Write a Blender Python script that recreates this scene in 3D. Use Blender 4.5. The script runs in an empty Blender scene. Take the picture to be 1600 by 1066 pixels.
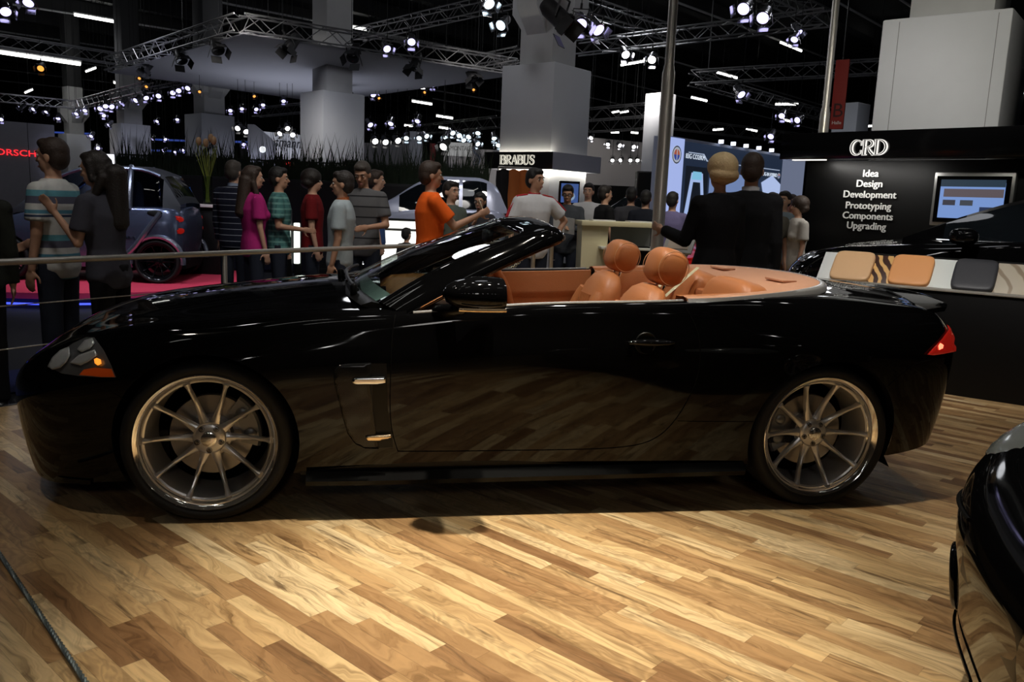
import bpy, bmesh, math, random
import numpy as np
from mathutils import Vector, Matrix
from mathutils.bvhtree import BVHTree
random.seed(7)
PI = math.pi
SC = bpy.context.scene
COL = SC.collection

# ---------------------------------------------------------------- camera
F, PITCH, ROLL, CAMH = 1300.4, .1667, .0405, 1.376
_Rp = np.array([[1,0,0],[0,math.cos(PITCH),-math.sin(PITCH)],[0,math.sin(PITCH),math.cos(PITCH)]])
_Rr = np.array([[math.cos(ROLL),-math.sin(ROLL),0],[math.sin(ROLL),math.cos(ROLL),0],[0,0,1]])
RC = _Rr @ _Rp
CO = np.array([0,0,CAMH])
def ray(px, py):
    w = RC.T @ np.array([(px-800)/F, (py-533)/F, 1.])
    return np.array([w[0], w[2], -w[1]])
def atd(px, py, d): return CO + d*ray(px, py)          # point at optical depth d
def atz(px, py, z):
    r = ray(px, py); return CO + r*((z-CAMH)/r[2])     # point on the plane of height z
def cam_axes():
    def c(v): return Vector((v[0], v[2], -v[1]))
    return c(RC[0]), -c(RC[1]), -c(RC[2])
cd = bpy.data.cameras.new('camera'); cam = bpy.data.objects.new('camera', cd); COL.objects.link(cam)
cx, cy, cz = cam_axes()
cam.matrix_world = Matrix(((cx.x,cy.x,cz.x,0),(cx.y,cy.y,cz.y,0),(cx.z,cy.z,cz.z,CAMH),(0,0,0,1)))
cd.sensor_width = 36; cd.sensor_fit = 'HORIZONTAL'; cd.lens = F/1600*36
cd.clip_start = .05; cd.clip_end = 300
SC.camera = cam

# ---------------------------------------------------------------- world, exposure, big lights
SC.view_settings.view_transform = 'Standard'; SC.view_settings.look = 'None'
SC.view_settings.exposure = 0; SC.view_settings.gamma = 1; SC.view_settings.use_curve_mapping = False
SC.cycles.max_bounces = 8; SC.cycles.sample_clamp_indirect = 3; SC.cycles.sample_clamp_direct = 0
SC.cycles.use_denoising = True
W = bpy.data.worlds.new('hall_air'); SC.world = W; W.use_nodes = True
W.node_tree.nodes['Background'].inputs[0].default_value = (.55,.6,.75,1)
W.node_tree.nodes['Background'].inputs[1].default_value = .006
def spot(name, loc, to, power, ang=60, blend=.6, size=.06, col=(1,1,1)):
    l = bpy.data.lights.new(name, 'SPOT'); l.energy = power; l.spot_size = math.radians(ang); l.spot_blend = blend
    l.shadow_soft_size = size; l.color = col
    o = bpy.data.objects.new(name, l); COL.objects.link(o); o.location = loc
    o.rotation_euler = (Vector(to)-Vector(loc)).to_track_quat('-Z','Y').to_euler(); return o
def point(name, loc, power, size=.1, col=(1,1,1)):
    l = bpy.data.lights.new(name, 'POINT'); l.energy = power; l.shadow_soft_size = size; l.color = col
    o = bpy.data.objects.new(name, l); COL.objects.link(o); o.location = loc; return o
def area(name, loc, to, power, sx, sy, col=(1,1,1)):
    l = bpy.data.lights.new(name, 'AREA'); l.energy = power; l.shape = 'RECTANGLE'; l.size = sx; l.size_y = sy; l.color = col
    o = bpy.data.objects.new(name, l); COL.objects.link(o); o.location = loc
    o.rotation_euler = (Vector(to)-Vector(loc)).to_track_quat('-Z','Y').to_euler(); return o
WARM = (1,.90,.74); NEUT = (1,.95,.9); COOL = (.8,.84,1)
# the stand's own floods, on the truss above and behind the convertible
spot('stand_flood', (.15,3.28,4.9), (.05,2.68,0), 1300, 36, 1., .06, WARM)
spot('stand_flood', (.9,3.38,4.9), (.85,2.95,0), 380, 58, .9, .06, WARM)
spot('stand_flood', (-2.6,2.6,4.8), (-1.5,3.0,0), 70, 60, 1., .08, WARM)
spot('stand_flood', (3.1,5.4,4.8), (2.9,4.5,0), 75, 46, 1., .08, (1,.78,.56))
spot('interior_flood', (-1.2,5.2,5.6), (.75,4.6,.9), 430, 25, .6, .08, NEUT)
spot('counter_flood', (1.6,4.1,4.6), (3.2,6.7,.9), 430, 34, .6, .08, NEUT)
# hall lighting over the visitors
for x, y, p, c in [(-3.0,5.7,130,NEUT),(-2.0,8.6,190,NEUT),(-.6,8.6,170,NEUT),(.9,11.2,190,NEUT),(1.6,6.3,150,NEUT),(3.6,10.4,150,NEUT),(-6.,12.,160,COOL)]:
    spot('hall_spot', (x+.6,y-2.2,5.4), (x,y,1.2), p, 70, .8, .25, c)

spot('row_flood', (1.2,-5.3,4.45), (.2,3.6,.5), 95, 58, .9, .5, NEUT)   # the row of lamps behind the photographer
# added fill points lifting trusses, ceiling and visitors; no fixtures hang here
for x, y in ((-13,24),(-3,15),(5.5,15),(-5,30),(11,27),(2.5,23),(-22,38),(0,6.5)):
    point('hall_fill', (x,y,7.0), 95 if y > 7 else 45, .6, (.93,.95,1))
# ---------------------------------------------------------------- materials
MATS = {}
def M(name, col=(.5,.5,.5), rough=.5, metal=0, spec=.5, coat=0, em=None, es=0, bump=None, var=0, sample=True):
    if name in MATS: return MATS[name]
    m = bpy.data.materials.new(name); m.use_nodes = True; nt = m.node_tree; b = nt.nodes['Principled BSDF']
    b.inputs['Base Color'].default_value = (*col,1); b.inputs['Roughness'].default_value = rough
    b.inputs['Metallic'].default_value = metal; b.inputs['Specular IOR Level'].default_value = spec
    b.inputs['Coat Weight'].default_value = coat; b.inputs['Coat Roughness'].default_value = .03
    if em is not None:
        b.inputs['Emission Color'].default_value = (*em,1); b.inputs['Emission Strength'].default_value = es
        if not sample: m.cycles.emission_sampling = 'NONE'
    if var or bump:
        tc = nt.nodes.new('ShaderNodeTexCoord'); n = nt.nodes.new('ShaderNodeTexNoise')
        n.inputs['Scale'].default_value = bump[0] if bump else 6; n.inputs['Detail'].default_value = 4
        nt.links.new(tc.outputs['Object'], n.inputs['Vector'])
        if var:
            mx = nt.nodes.new('ShaderNodeMix'); mx.data_type = 'RGBA'
            mx.inputs[6].default_value = (*[c*(1-var) for c in col],1); mx.inputs[7].default_value = (*[min(1,c*(1+var)) for c in col],1)
            nt.links.new(n.outputs[0], mx.inputs[0]); nt.links.new(mx.outputs[2], b.inputs['Base Color'])
        if bump:
            bp = nt.nodes.new('ShaderNodeBump'); bp.inputs['Strength'].default_value = bump[1]; bp.inputs['Distance'].default_value = .01
            nt.links.new(n.outputs[0], bp.inputs['Height']); nt.links.new(bp.outputs[0], b.inputs['Normal'])
    MATS[name] = m; return m
def glass_mat(name, tint=(.9,.95,.93), rough=0.0, ior=1.5):
    if name in MATS: return MATS[name]
    m = bpy.data.materials.new(name); m.use_nodes = True; nt = m.node_tree
    for n in list(nt.nodes): nt.nodes.remove(n)
    o = nt.nodes.new('ShaderNodeOutputMaterial'); t = nt.nodes.new('ShaderNodeBsdfTransparent'); g = nt.nodes.new('ShaderNodeBsdfGlossy')
    t.inputs[0].default_value = (*tint,1); g.inputs['Roughness'].default_value = rough
    f = nt.nodes.new('ShaderNodeFresnel'); ge = nt.nodes.new('ShaderNodeNewGeometry'); mr = nt.nodes.new('ShaderNodeMapRange'); mr.inputs[3].default_value = ior; mr.inputs[4].default_value = 1/ior
    nt.links.new(ge.outputs['Backfacing'], mr.inputs[0]); nt.links.new(mr.outputs[0], f.inputs[0]); x = nt.nodes.new('ShaderNodeMixShader')
    nt.links.new(f.outputs[0], x.inputs[0]); nt.links.new(t.outputs[0], x.inputs[1]); nt.links.new(g.outputs[0], x.inputs[2])
    nt.links.new(x.outputs[0], o.inputs[0]); MATS[name] = m; return m
def emit(name, col=(1,1,1), s=1, sample=False): return M(name, (.02,.02,.02), .5, em=col, es=s, sample=sample)
def nodes(m): return m.node_tree.nodes, m.node_tree.links, m.node_tree.nodes['Principled BSDF']

# ---------------------------------------------------------------- mesh helpers
class MB:
    def __init__(s): s.v = []; s.f = []; s.m = []; s.k = 0
    def add(s, vs, fs, X=None):
        o = len(s.v)
        if X is not None: vs = [tuple(X @ Vector(p)) for p in vs]
        s.v += [tuple(map(float, p)) for p in vs]; s.f += [[i+o for i in f] for f in fs]; s.m += [s.k]*len(fs); return s
    def box(s, c, d, X=None, bev=0):
        x, y, z = d[0]/2, d[1]/2, d[2]/2
        if not bev:
            vs = [(c[0]+a*x, c[1]+b*y, c[2]+e*z) for a in (-1,1) for b in (-1,1) for e in (-1,1)]
            return s.add(vs, [(0,1,3,2),(4,6,7,5),(0,4,5,1),(2,3,7,6),(0,2,6,4),(1,5,7,3)], X)
        bm = bmesh.new(); bmesh.ops.create_cube(bm, size=1)
        for v in bm.verts: v.co = Vector((c[0]+v.co.x*d[0], c[1]+v.co.y*d[1], c[2]+v.co.z*d[2]))
        bmesh.ops.bevel(bm, geom=bm.edges[:], offset=min(bev, min(d)*.45), segments=2, affect='EDGES', profile=.5)
        bm.verts.index_update(); s.add([v.co[:] for v in bm.verts], [[v.index for v in f.verts] for f in bm.faces], X); bm.free(); return s
    def rings(s, rs, cap=(1,1), closed=True, X=None):     # loft through rings of equal count
        n = len(rs[0]); vs = [p for r in rs for p in r]; fs = []
        for i in range(len(rs)-1):
            for j in range(n if closed else n-1):
                k = (j+1) % n; fs.append((i*n+j, i*n+k, (i+1)*n+k, (i+1)*n+j))
        if closed and cap[0]: fs.append(tuple(range(n-1,-1,-1)))
        if closed and cap[1]: fs.append(tuple((len(rs)-1)*n+j for j in range(n)))
        return s.add(vs, fs, X)
    def tube(s, pts, r, n=8, X=None, cap=True, loop=False):
        P = [Vector(p) for p in pts]; rr = r if hasattr(r,'__len__') else [r]*len(P); rs = []; up = None
        for i, p in enumerate(P):
            if loop: t = P[(i+1)%len(P)]-P[i-1]
            else: t = (P[min(i+1,len(P)-1)]-P[max(i-1,0)])
            t.normalize()
            if up is None: up = Vector((0,0,1)) if abs(t.z) < .9 else Vector((1,0,0))
            a = t.cross(up)
            if a.length < 1e-4: a = t.cross(Vector((.3,1,.2)))
            a.normalize(); b = a.cross(t); up = b
            rs.append([p+rr[i]*(math.cos(2*PI*j/n)*a+math.sin(2*PI*j/n)*b) for j in range(n)])
        if loop: rs.append(rs[0]); cap = False
        return s.rings(rs, (cap,cap), True, X)
    def caps(s, a, b, ra, rb=None, n=10, X=None):         # tapered capsule
        rb = ra if rb is None else rb; a = Vector(a); b = Vector(b); t = (b-a)
        if t.length < 1e-6: t = Vector((0,0,1e-5))
        t.normalize(); u = t.cross(Vector((0,0,1)) if abs(t.z) < .9 else Vector((1,0,0))).normalized(); w = t.cross(u); rs = []
        for c, r, angs in ((a, ra, (-80,-50,-20)), (b, rb, (20,50,80))):
            for g in angs:
                g = math.radians(g); q = c+t*r*math.sin(g); R = r*math.cos(g)
                rs.append([q+R*(math.cos(2*PI*j/n)*u+math.sin(2*PI*j/n)*w) for j in range(n)])
        return s.rings(rs, (1,1), True, X)
    def ell(s, c, r, n=14, m=9, X=None, e=1.0, e2=None):  # (super)ellipsoid
        e2 = e if e2 is None else e2
        sp = lambda x, p: math.copysign(abs(x)**p, x); rs = []
        for i in range(m+1):
            a = -PI/2+PI*(.02+.96*i/m); ca, sa = sp(math.cos(a), e), sp(math.sin(a), e)
            rs.append([(c[0]+r[0]*ca*sp(math.cos(2*PI*j/n),e2), c[1]+r[1]*ca*sp(math.sin(2*PI*j/n),e2), c[2]+r[2]*sa) for j in range(n)])
        return s.rings(rs, (1,1), True, X)
    def lathe(s, prof, n=48, X=None, cap=(0,0), loop=False):   # prof (r, h) about local Z
        rs = [[(r*math.cos(2*PI*j/n), r*math.sin(2*PI*j/n), h) for j in range(n)] for r, h in prof]
        if loop: rs.append(rs[0])
        return s.rings(rs, cap, True, X)
    def prism(s, pts, d, X=None, base=0):                 # polygon in XY thickened along Z
        n = len(pts); vs = [(x,y,base) for x,y in pts]+[(x,y,base+d) for x,y in pts]
        return s.add(vs, [tuple(range(n-1,-1,-1)), tuple(range(n,2*n))]+[(i,(i+1)%n,n+(i+1)%n,n+i) for i in range(n)], X)
    def mesh(s, name, mats, smooth=40):
        me = bpy.data.meshes.new(name); me.from_pydata(s.v, [], s.f); me.update()
        for m in (mats if isinstance(mats,(list,tuple)) else [mats]): me.materials.append(m)
        me.polygons.foreach_set('material_index', s.m)
        if smooth:
            me.polygons.foreach_set('use_smooth', [True]*len(me.polygons)); me.set_sharp_from_angle(angle=math.radians(smooth))
        me.update(); return me
    def build(s, name, mats, parent=None, smooth=40, fix=True):
        me = s.mesh(name, mats, 0)
        if fix:
            bm = bmesh.new(); bm.from_mesh(me); bmesh.ops.recalc_face_normals(bm, faces=bm.faces[:]); bm.to_mesh(me); bm.free()
        if smooth:
            me.polygons.foreach_set('use_smooth', [True]*len(me.polygons)); me.set_sharp_from_angle(angle=math.radians(smooth))
        return link(name, me, parent)
def link(name, me, parent=None):
    o = bpy.data.objects.new(name, me); COL.objects.link(o)
    if parent is not None: o.parent = parent
    return o
def tag(o, label, cat, group=None):
    o['label'] = label; o['category'] = cat
    if group: o['group'] = group
    return o
def thing(name, label, cat, loc=(0,0,0), rz=0, group=None):
    o = bpy.data.objects.new(name, None); COL.objects.link(o); o.empty_display_size = .2
    o.location = tuple(map(float, loc)); o.rotation_euler = (0,0,rz); return tag(o, label, cat, group)
def struct(name, mb, mat, smooth=0):
    o = mb.build(name, mat, None, smooth); o['kind'] = 'structure'; return o
def dup(o, parent=None):
    c = o.copy(); COL.objects.link(c)
    if parent is not None: c.parent = parent
    for ch in list(o.children): dup(ch, c)
    return c
def spline(P, t):                                          # uniform natural cubic spline
    P = np.asarray(P, float); n = len(P); A = np.eye(n); B = np.zeros_like(P)
    for i in range(1, n-1):
        A[i,i-1:i+2] = (1,4,1); B[i] = 6*(P[i-1]-2*P[i]+P[i+1])
    m = np.linalg.solve(A, B.reshape(n,-1)).reshape(B.shape); t = np.clip(np.asarray(t, float), 0, n-1-1e-9); i = t.astype(int); f = (t-i)
    sh = (len(t),)+(1,)*(P.ndim-1); f = f.reshape(sh); a = 1-f
    return a*P[i]+f*P[i+1]+((a**3-a)*m[i]+(f**3-f)*m[i+1])/6
def pch(xs, ys, x):                                        # smooth table lookup
    xs = np.asarray(xs, float); ys = np.asarray(ys, float); x = np.clip(np.asarray(x, float), xs[0], xs[-1])
    d = np.diff(ys)/np.diff(xs); s = np.zeros(len(xs)); s[0] = d[0]; s[-1] = d[-1]
    for i in range(1, len(xs)-1):
        s[i] = 0 if d[i-1]*d[i] <= 0 else 2*d[i-1]*d[i]/(d[i-1]+d[i])
    i = np.clip(np.searchsorted(xs, x)-1, 0, len(xs)-2); h = xs[i+1]-xs[i]; t = (x-xs[i])/h
    return ys[i]*(1+2*t)*(1-t)**2+s[i]*h*t*(1-t)**2+ys[i+1]*t*t*(3-2*t)+s[i+1]*h*t*t*(t-1)
def RX(a): return Matrix.Rotation(a,4,'X')
def RY(a): return Matrix.Rotation(a,4,'Y')
def RZ(a): return Matrix.Rotation(a,4,'Z')
def TR(*p): return Matrix.Translation(Vector(p))
def text_mb(body, size, depth=.01, shear=0, sx=1, align='CENTER', space=1, bold=0.):
    cu = bpy.data.curves.new('t','FONT'); cu.body = body; cu.size = size; cu.extrude = depth; cu.shear = shear; cu.offset = bold
    cu.align_x = align; cu.align_y = 'CENTER'; cu.space_character = space; cu.resolution_u = 3
    o = bpy.data.objects.new('t', cu); COL.objects.link(o); dg = bpy.context.evaluated_depsgraph_get(); dg.update()
    me = bpy.data.meshes.new_from_object(o.evaluated_get(dg)); mb = MB()
    mb.add([(v.co.x*sx, v.co.y, v.co.z) for v in me.vertices], [list(p.vertices) for p in me.polygons])
    bpy.data.objects.remove(o); bpy.data.curves.remove(cu); bpy.data.meshes.remove(me); return mb
def frame_to(p, q, up=(0,0,1), n=None):                    # matrix: X along p->q, Y up, Z toward viewer side
    x = (Vector(q)-Vector(p)); x.z = 0; x.normalize(); y = Vector((0,0,1)); z = x.cross(y)
    m = Matrix((x,y,z)).transposed().to_4x4(); m.translation = Vector(p); return m

# ---------------------------------------------------------------- setting: floors, walls, ceiling
class NG:
    def __init__(s, m): s.n, s.l, s.b = nodes(m)
    def new(s, t, **k):
        x = s.n.new(t)
        for a, v in k.items(): setattr(x, a, v)
        return x
    def put(s, sock, v):
        if hasattr(v, 'is_output'): s.l.new(v, sock)
        else: sock.default_value = v
    def math(s, op, a, b=0., c=None):
        x = s.new('ShaderNodeMath', operation=op); s.put(x.inputs[0], a); s.put(x.inputs[1], b)
        if c is not None: s.put(x.inputs[2], c)
        return x.outputs[0]
    def xyz(s, a, b, c):
        x = s.new('ShaderNodeCombineXYZ')
        for i, v in enumerate((a,b,c)): s.put(x.inputs[i], v)
        return x.outputs[0]
    def sep(s, kind='Object'):
        t = s.new('ShaderNodeTexCoord'); x = s.new('ShaderNodeSeparateXYZ'); s.l.new(t.outputs[kind], x.inputs[0]); return x.outputs
    def noise(s, vec, scale, detail=3, dist=0., rough=.5):
        x = s.new('ShaderNodeTexNoise'); s.l.new(vec, x.inputs['Vector']); x.inputs['Scale'].default_value = scale
        x.inputs['Detail'].default_value = detail; x.inputs['Distortion'].default_value = dist; x.inputs['Roughness'].default_value = rough; return x.outputs[0]
    def ramp(s, f, stops, interp='LINEAR'):
        x = s.new('ShaderNodeValToRGB'); x.color_ramp.interpolation = interp; e = x.color_ramp.elements
        while len(e) < len(stops): e.new(.5)
        for i, (p, c) in enumerate(stops):
            e[i].position = p; e[i].color = (*c,1) if len(c) == 3 else c
        s.put(x.inputs[0], f); return x.outputs[0]
    def mix(s, f, a, b, mode='MIX'):
        x = s.new('ShaderNodeMix', data_type='RGBA', blend_type=mode); s.put(x.inputs[0], f)
        s.put(x.inputs[6], a if hasattr(a,'is_output') else (*a,1)); s.put(x.inputs[7], b if hasattr(b,'is_output') else (*b,1)); return x.outputs[2]

def wood_floor():
    m = M('walnut_strip_parquet', (.4,.25,.12), .34); g = NG(m); X = g.sep()
    u = g.math('SUBTRACT', g.math('MULTIPLY', X[0], .743), g.math('MULTIPLY', X[1], .669))
    v = g.math('ADD', g.math('MULTIPLY', X[0], .669), g.math('MULTIPLY', X[1], .743))
    vs = g.math('DIVIDE', v, .070); row = g.math('FLOOR', vs)
    wr = g.new('ShaderNodeTexWhiteNoise', noise_dimensions='1D'); g.put(wr.inputs['W'], row)
    L = g.math('MULTIPLY_ADD', wr.outputs[0], .5, .42)
    uu = g.math('ADD', g.math('DIVIDE', u, L), g.math('MULTIPLY', wr.outputs[0], 37.3)); br = g.math('FLOOR', uu)
    wn = g.new('ShaderNodeTexWhiteNoise', noise_dimensions='2D'); g.l.new(g.xyz(row, br, 0.), wn.inputs['Vector'])
    sc = g.new('ShaderNodeSeparateColor'); g.l.new(wn.outputs['Color'], sc.inputs[0]); r1, r2, r3 = sc.outputs
    base = g.ramp(r1, [(0,(.26,.14,.062)),(.12,(.38,.22,.098)),(.42,(.52,.335,.155)),(.75,(.64,.45,.225)),(1,(.76,.59,.34))])
    o1 = g.math('MULTIPLY', r2, 61.); o2 = g.math('MULTIPLY', r3, 43.)
    warp = g.noise(g.xyz(g.math('MULTIPLY_ADD', u, 2.2, o1), g.math('MULTIPLY_ADD', v, 5., o2), o1), 1., 3, .6)
    gv = g.math('ADD', g.math('MULTIPLY_ADD', v, 34., o2), g.math('MULTIPLY', warp, 9.))
    grain = g.noise(g.xyz(g.math('MULTIPLY_ADD', u, 2.6, o1), gv, o2), 1., 5, .5, .6)
    streak = g.ramp(grain, [(.27,(.36,.31,.27)),(.42,(.78,.74,.70)),(.55,(1,1,1)),(.75,(1.2,1.19,1.14))])
    c = g.mix(1., base, streak, 'MULTIPLY')
    fig = g.noise(g.xyz(g.math('MULTIPLY_ADD', u, 3.5, o2), g.math('MULTIPLY_ADD', v, 9., o1), o2), 1., 2, 1.4)
    ring = g.math('SINE', g.math('MULTIPLY', fig, 44.))
    rm = g.math('MULTIPLY', g.math('GREATER_THAN', r3, .74), g.math('MULTIPLY', g.math('MULTIPLY_ADD', ring, .5, .5), .30))
    c = g.mix(rm, c, (.13,.07,.03))
    vein = g.noise(g.xyz(g.math('MULTIPLY_ADD', u, 1.7, o2), g.math('MULTIPLY_ADD', v, 16., o1), o1), 1., 6, 1.2, .65)
    vm = g.ramp(vein, [(.57,(0,0,0)),(.68,(1,1,1))])
    c = g.mix(g.math('MULTIPLY', vm, .8), c, (.10,.055,.025))
    fv = g.math('FRACT', vs); fu = g.math('FRACT', uu)
    e1 = g.math('LESS_THAN', fv, .022); e2 = g.math('LESS_THAN', g.math('MULTIPLY', fu, L), .0014)
    c = g.mix(g.math('MULTIPLY', g.math('MAXIMUM', e1, e2), .45), c, (.07,.04,.02))
    g.l.new(c, g.b.inputs['Base Color'])
    g.l.new(g.math('MULTIPLY_ADD', grain, .12, .29), g.b.inputs['Roughness']); g.b.inputs['Specular IOR Level'].default_value = .35
    return m
PLAT = [(-5.5,1.8),(.46,9.78),(2.6,11.0),(8.5,5.2),(8.5,-5),(-5.5,-5)]
mb = MB(); mb.prism(PLAT, .1, base=-.1); struct('floor', mb, wood_floor())
mb = MB(); A, Bp = Vector((-5.5,1.8,0)), Vector((.46,9.78,0)); mb.tube([A+Vector((0,0,-.01)), Bp+Vector((0,0,-.01))], .016, 6)
o = mb.build('trim_1', M('platform_edge_trim', (.05,.052,.055), .4, .6)); o['kind'] = 'structure'
def carpet():
    m = M('hall_carpet', (.02,.022,.03), .95); g = NG(m); t = g.new('ShaderNodeTexCoord')
    n = g.noise(t.outputs['Object'], 90, 2); g.l.new(g.ramp(n, [(.3,(.012,.013,.018)),(.7,(.03,.032,.042))]), g.b.inputs['Base Color']); return m
mb = MB(); mb.box((0,35,-.2), (130,110,.2)); struct('hall_floor', mb, carpet())
mb = MB(); P = [(-6.1,2.2),(-.1,10.2),(-.7,10.65),(-6.7,2.65)]; mb.prism(P, .012, base=-.1)
o = struct('carpet_runner', mb, M('blue_carpet', (.012,.02,.11), .95, bump=(200,.3)))
dark = M('black_ceiling', (.010,.010,.012), .9)
mb = MB(); mb.box((0,35,10.6), (130,110,.2)); struct('ceiling', mb, dark)
hw = M('hall_wall_grey', (.05,.05,.055), .9, var=.2)
for nm, c, d in (('wall_back',(0,90,5),(130,.3,11)),('wall_left',(-65,35,5),(.3,110,11)),('wall_right',(65,35,5),(.3,110,11)),('wall_front',(0,-20,5),(130,.3,11))):
    mb = MB(); mb.box(c, d); struct(nm, mb, hw)
# deep joists of the ceiling, seen as faint bands
ph = (math.sin(math.radians(41.5)), math.cos(math.radians(41.5)))
mb = MB()
for k in range(-12, 14):
    c = Vector((k*4.4*ph[1], 30-k*4.4*ph[0], 10.1)); X = TR(*c) @ RZ(-math.radians(41.5))
    mb.box((0,0,0), (.5,150,.7), X)
struct('trim_2', mb, M('ceiling_joist_grey', (.02,.02,.022), .8))

# ---------------------------------------------------------------- pillars
pw = M('pillar_white_paint', (.62,.63,.66), .6, var=.03); pc_ = M('pillar_concrete', (.5,.5,.5), .75, var=.06)
GA = math.radians(48)
def pillar(label, cpx, d, wid, ztop, zbot=-.1, shaft=.62, corbel=True, rot=0, wb=None, zsplit=6.3):
    p = atd(cpx[0], cpx[1], d); t = thing('pillar', label, 'pillar', (p[0],p[1],0), -GA+PI/2+rot)
    mb = MB(); mb.box((0,0,(ztop+zbot)/2), (wid,wb or wid,ztop-zbot), bev=.02); mb.build('cladding', pw, t)
    if shaft:
        mb = MB(); mb.box((0,0,(ztop+zsplit)/2), (wid*shaft,wid*shaft,zsplit-ztop+.02), bev=.01); mb.build('shaft', pc_, t)
        mb = MB(); mb.box((0,0,(zsplit+10.49)/2), (wid*shaft*.96,wid*shaft*.96,10.49-zsplit), bev=.01); mb.build('upper_shaft', M('unlit_shaft_dark', (.03,.03,.032), .6), t)  # darkness of the unlit roof space put into the upper shaft's colour
    if corbel:
        for a in (0, PI/2, PI, -PI/2):
            mb = MB(); k = wid*shaft/2
            mb.prism([(k-.01,0),(k+.34,.45),(k+.34,.85),(k-.01,.85)], wid*shaft*.6, RZ(a) @ TR(0, wid*shaft*.3, ztop+.55) @ RX(PI/2)); mb.build('corbel', pc_, t)
    return t, p
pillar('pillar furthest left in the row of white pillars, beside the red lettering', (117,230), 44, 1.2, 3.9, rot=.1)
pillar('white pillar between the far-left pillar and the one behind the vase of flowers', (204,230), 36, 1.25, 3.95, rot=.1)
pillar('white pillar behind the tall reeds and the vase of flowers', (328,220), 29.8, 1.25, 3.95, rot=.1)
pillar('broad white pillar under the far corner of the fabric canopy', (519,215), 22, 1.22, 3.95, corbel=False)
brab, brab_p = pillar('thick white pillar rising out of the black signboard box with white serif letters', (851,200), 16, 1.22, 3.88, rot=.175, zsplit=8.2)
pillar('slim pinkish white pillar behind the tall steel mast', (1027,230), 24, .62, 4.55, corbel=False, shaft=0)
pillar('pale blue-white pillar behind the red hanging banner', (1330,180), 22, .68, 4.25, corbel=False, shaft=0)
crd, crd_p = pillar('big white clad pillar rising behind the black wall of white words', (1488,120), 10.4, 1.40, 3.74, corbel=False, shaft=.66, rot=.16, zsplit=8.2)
mb = MB()
for sx in (-.56,.50): mb.box((-.701,sx,2.9), (.006,.006,1.6))
mb.build('cladding_joint', M('joint_grey', (.2,.2,.2), .8), crd)

# ---------------------------------------------------------------- the black convertible
CX_, CY_, YAW = -1.3941, 4.1569, .1761
PAINT = M('black_gloss_paint', (.0025,.0025,.0028), .04, spec=.27)
CHROME = M('chrome', (.78,.78,.78), .12, 1); DARKPL = M('black_plastic', (.005,.005,.005), .4, spec=.2)
RUBBER = M('tyre_rubber', (.008,.008,.008), .7, spec=.3); GAP = M('panel_gap_black', (.001,.001,.001), .9, spec=.1)
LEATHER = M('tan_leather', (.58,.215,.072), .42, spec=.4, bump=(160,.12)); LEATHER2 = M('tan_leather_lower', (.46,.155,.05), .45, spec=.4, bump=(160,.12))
DASHL = M('light_tan_dash_leather', (.62,.27,.08), .45, bump=(160,.1)); TONNEAU = M('tonneau_leather', (.62,.32,.19), .6, spec=.3, bump=(220,.15))
ALU = M('brushed_alloy', (.66,.65,.64), .30, .72); LIP = M('polished_alloy', (.88,.87,.85), .10, .9); TRIMC = M('bright_deck_trim', (.80,.80,.80), .22, .55); STEEL = M('brake_disc_steel', (.33,.31,.29), .35, 1)
GLASS = glass_mat('windscreen_glass', (.86,.93,.89)); LENS = glass_mat('lamp_cover_glass', (.93,.95,.95))
RED = M('red_lamp_plastic', (.30,.006,.005), .1, em=(.9,.03,.015), es=.16, sample=False)
AMBER = M('amber_reflector', (.55,.07,.01), .25, em=(.9,.12,.01), es=.06, sample=False); CARBON = M('carbon_fibre', (.03,.032,.035), .10, spec=.3)
def carbon(m):
    g = NG(m); t = g.new('ShaderNodeTexCoord'); c = g.new('ShaderNodeTexChecker'); c.inputs['Scale'].default_value = 260
    c.inputs[1].default_value = (.010,.0105,.011,1); c.inputs[2].default_value = (.003,.003,.0035,1)
    g.l.new(t.outputs['Object'], c.inputs[0]); g.l.new(c.outputs[0], g.b.inputs['Base Color'])
carbon(CARBON)

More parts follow.
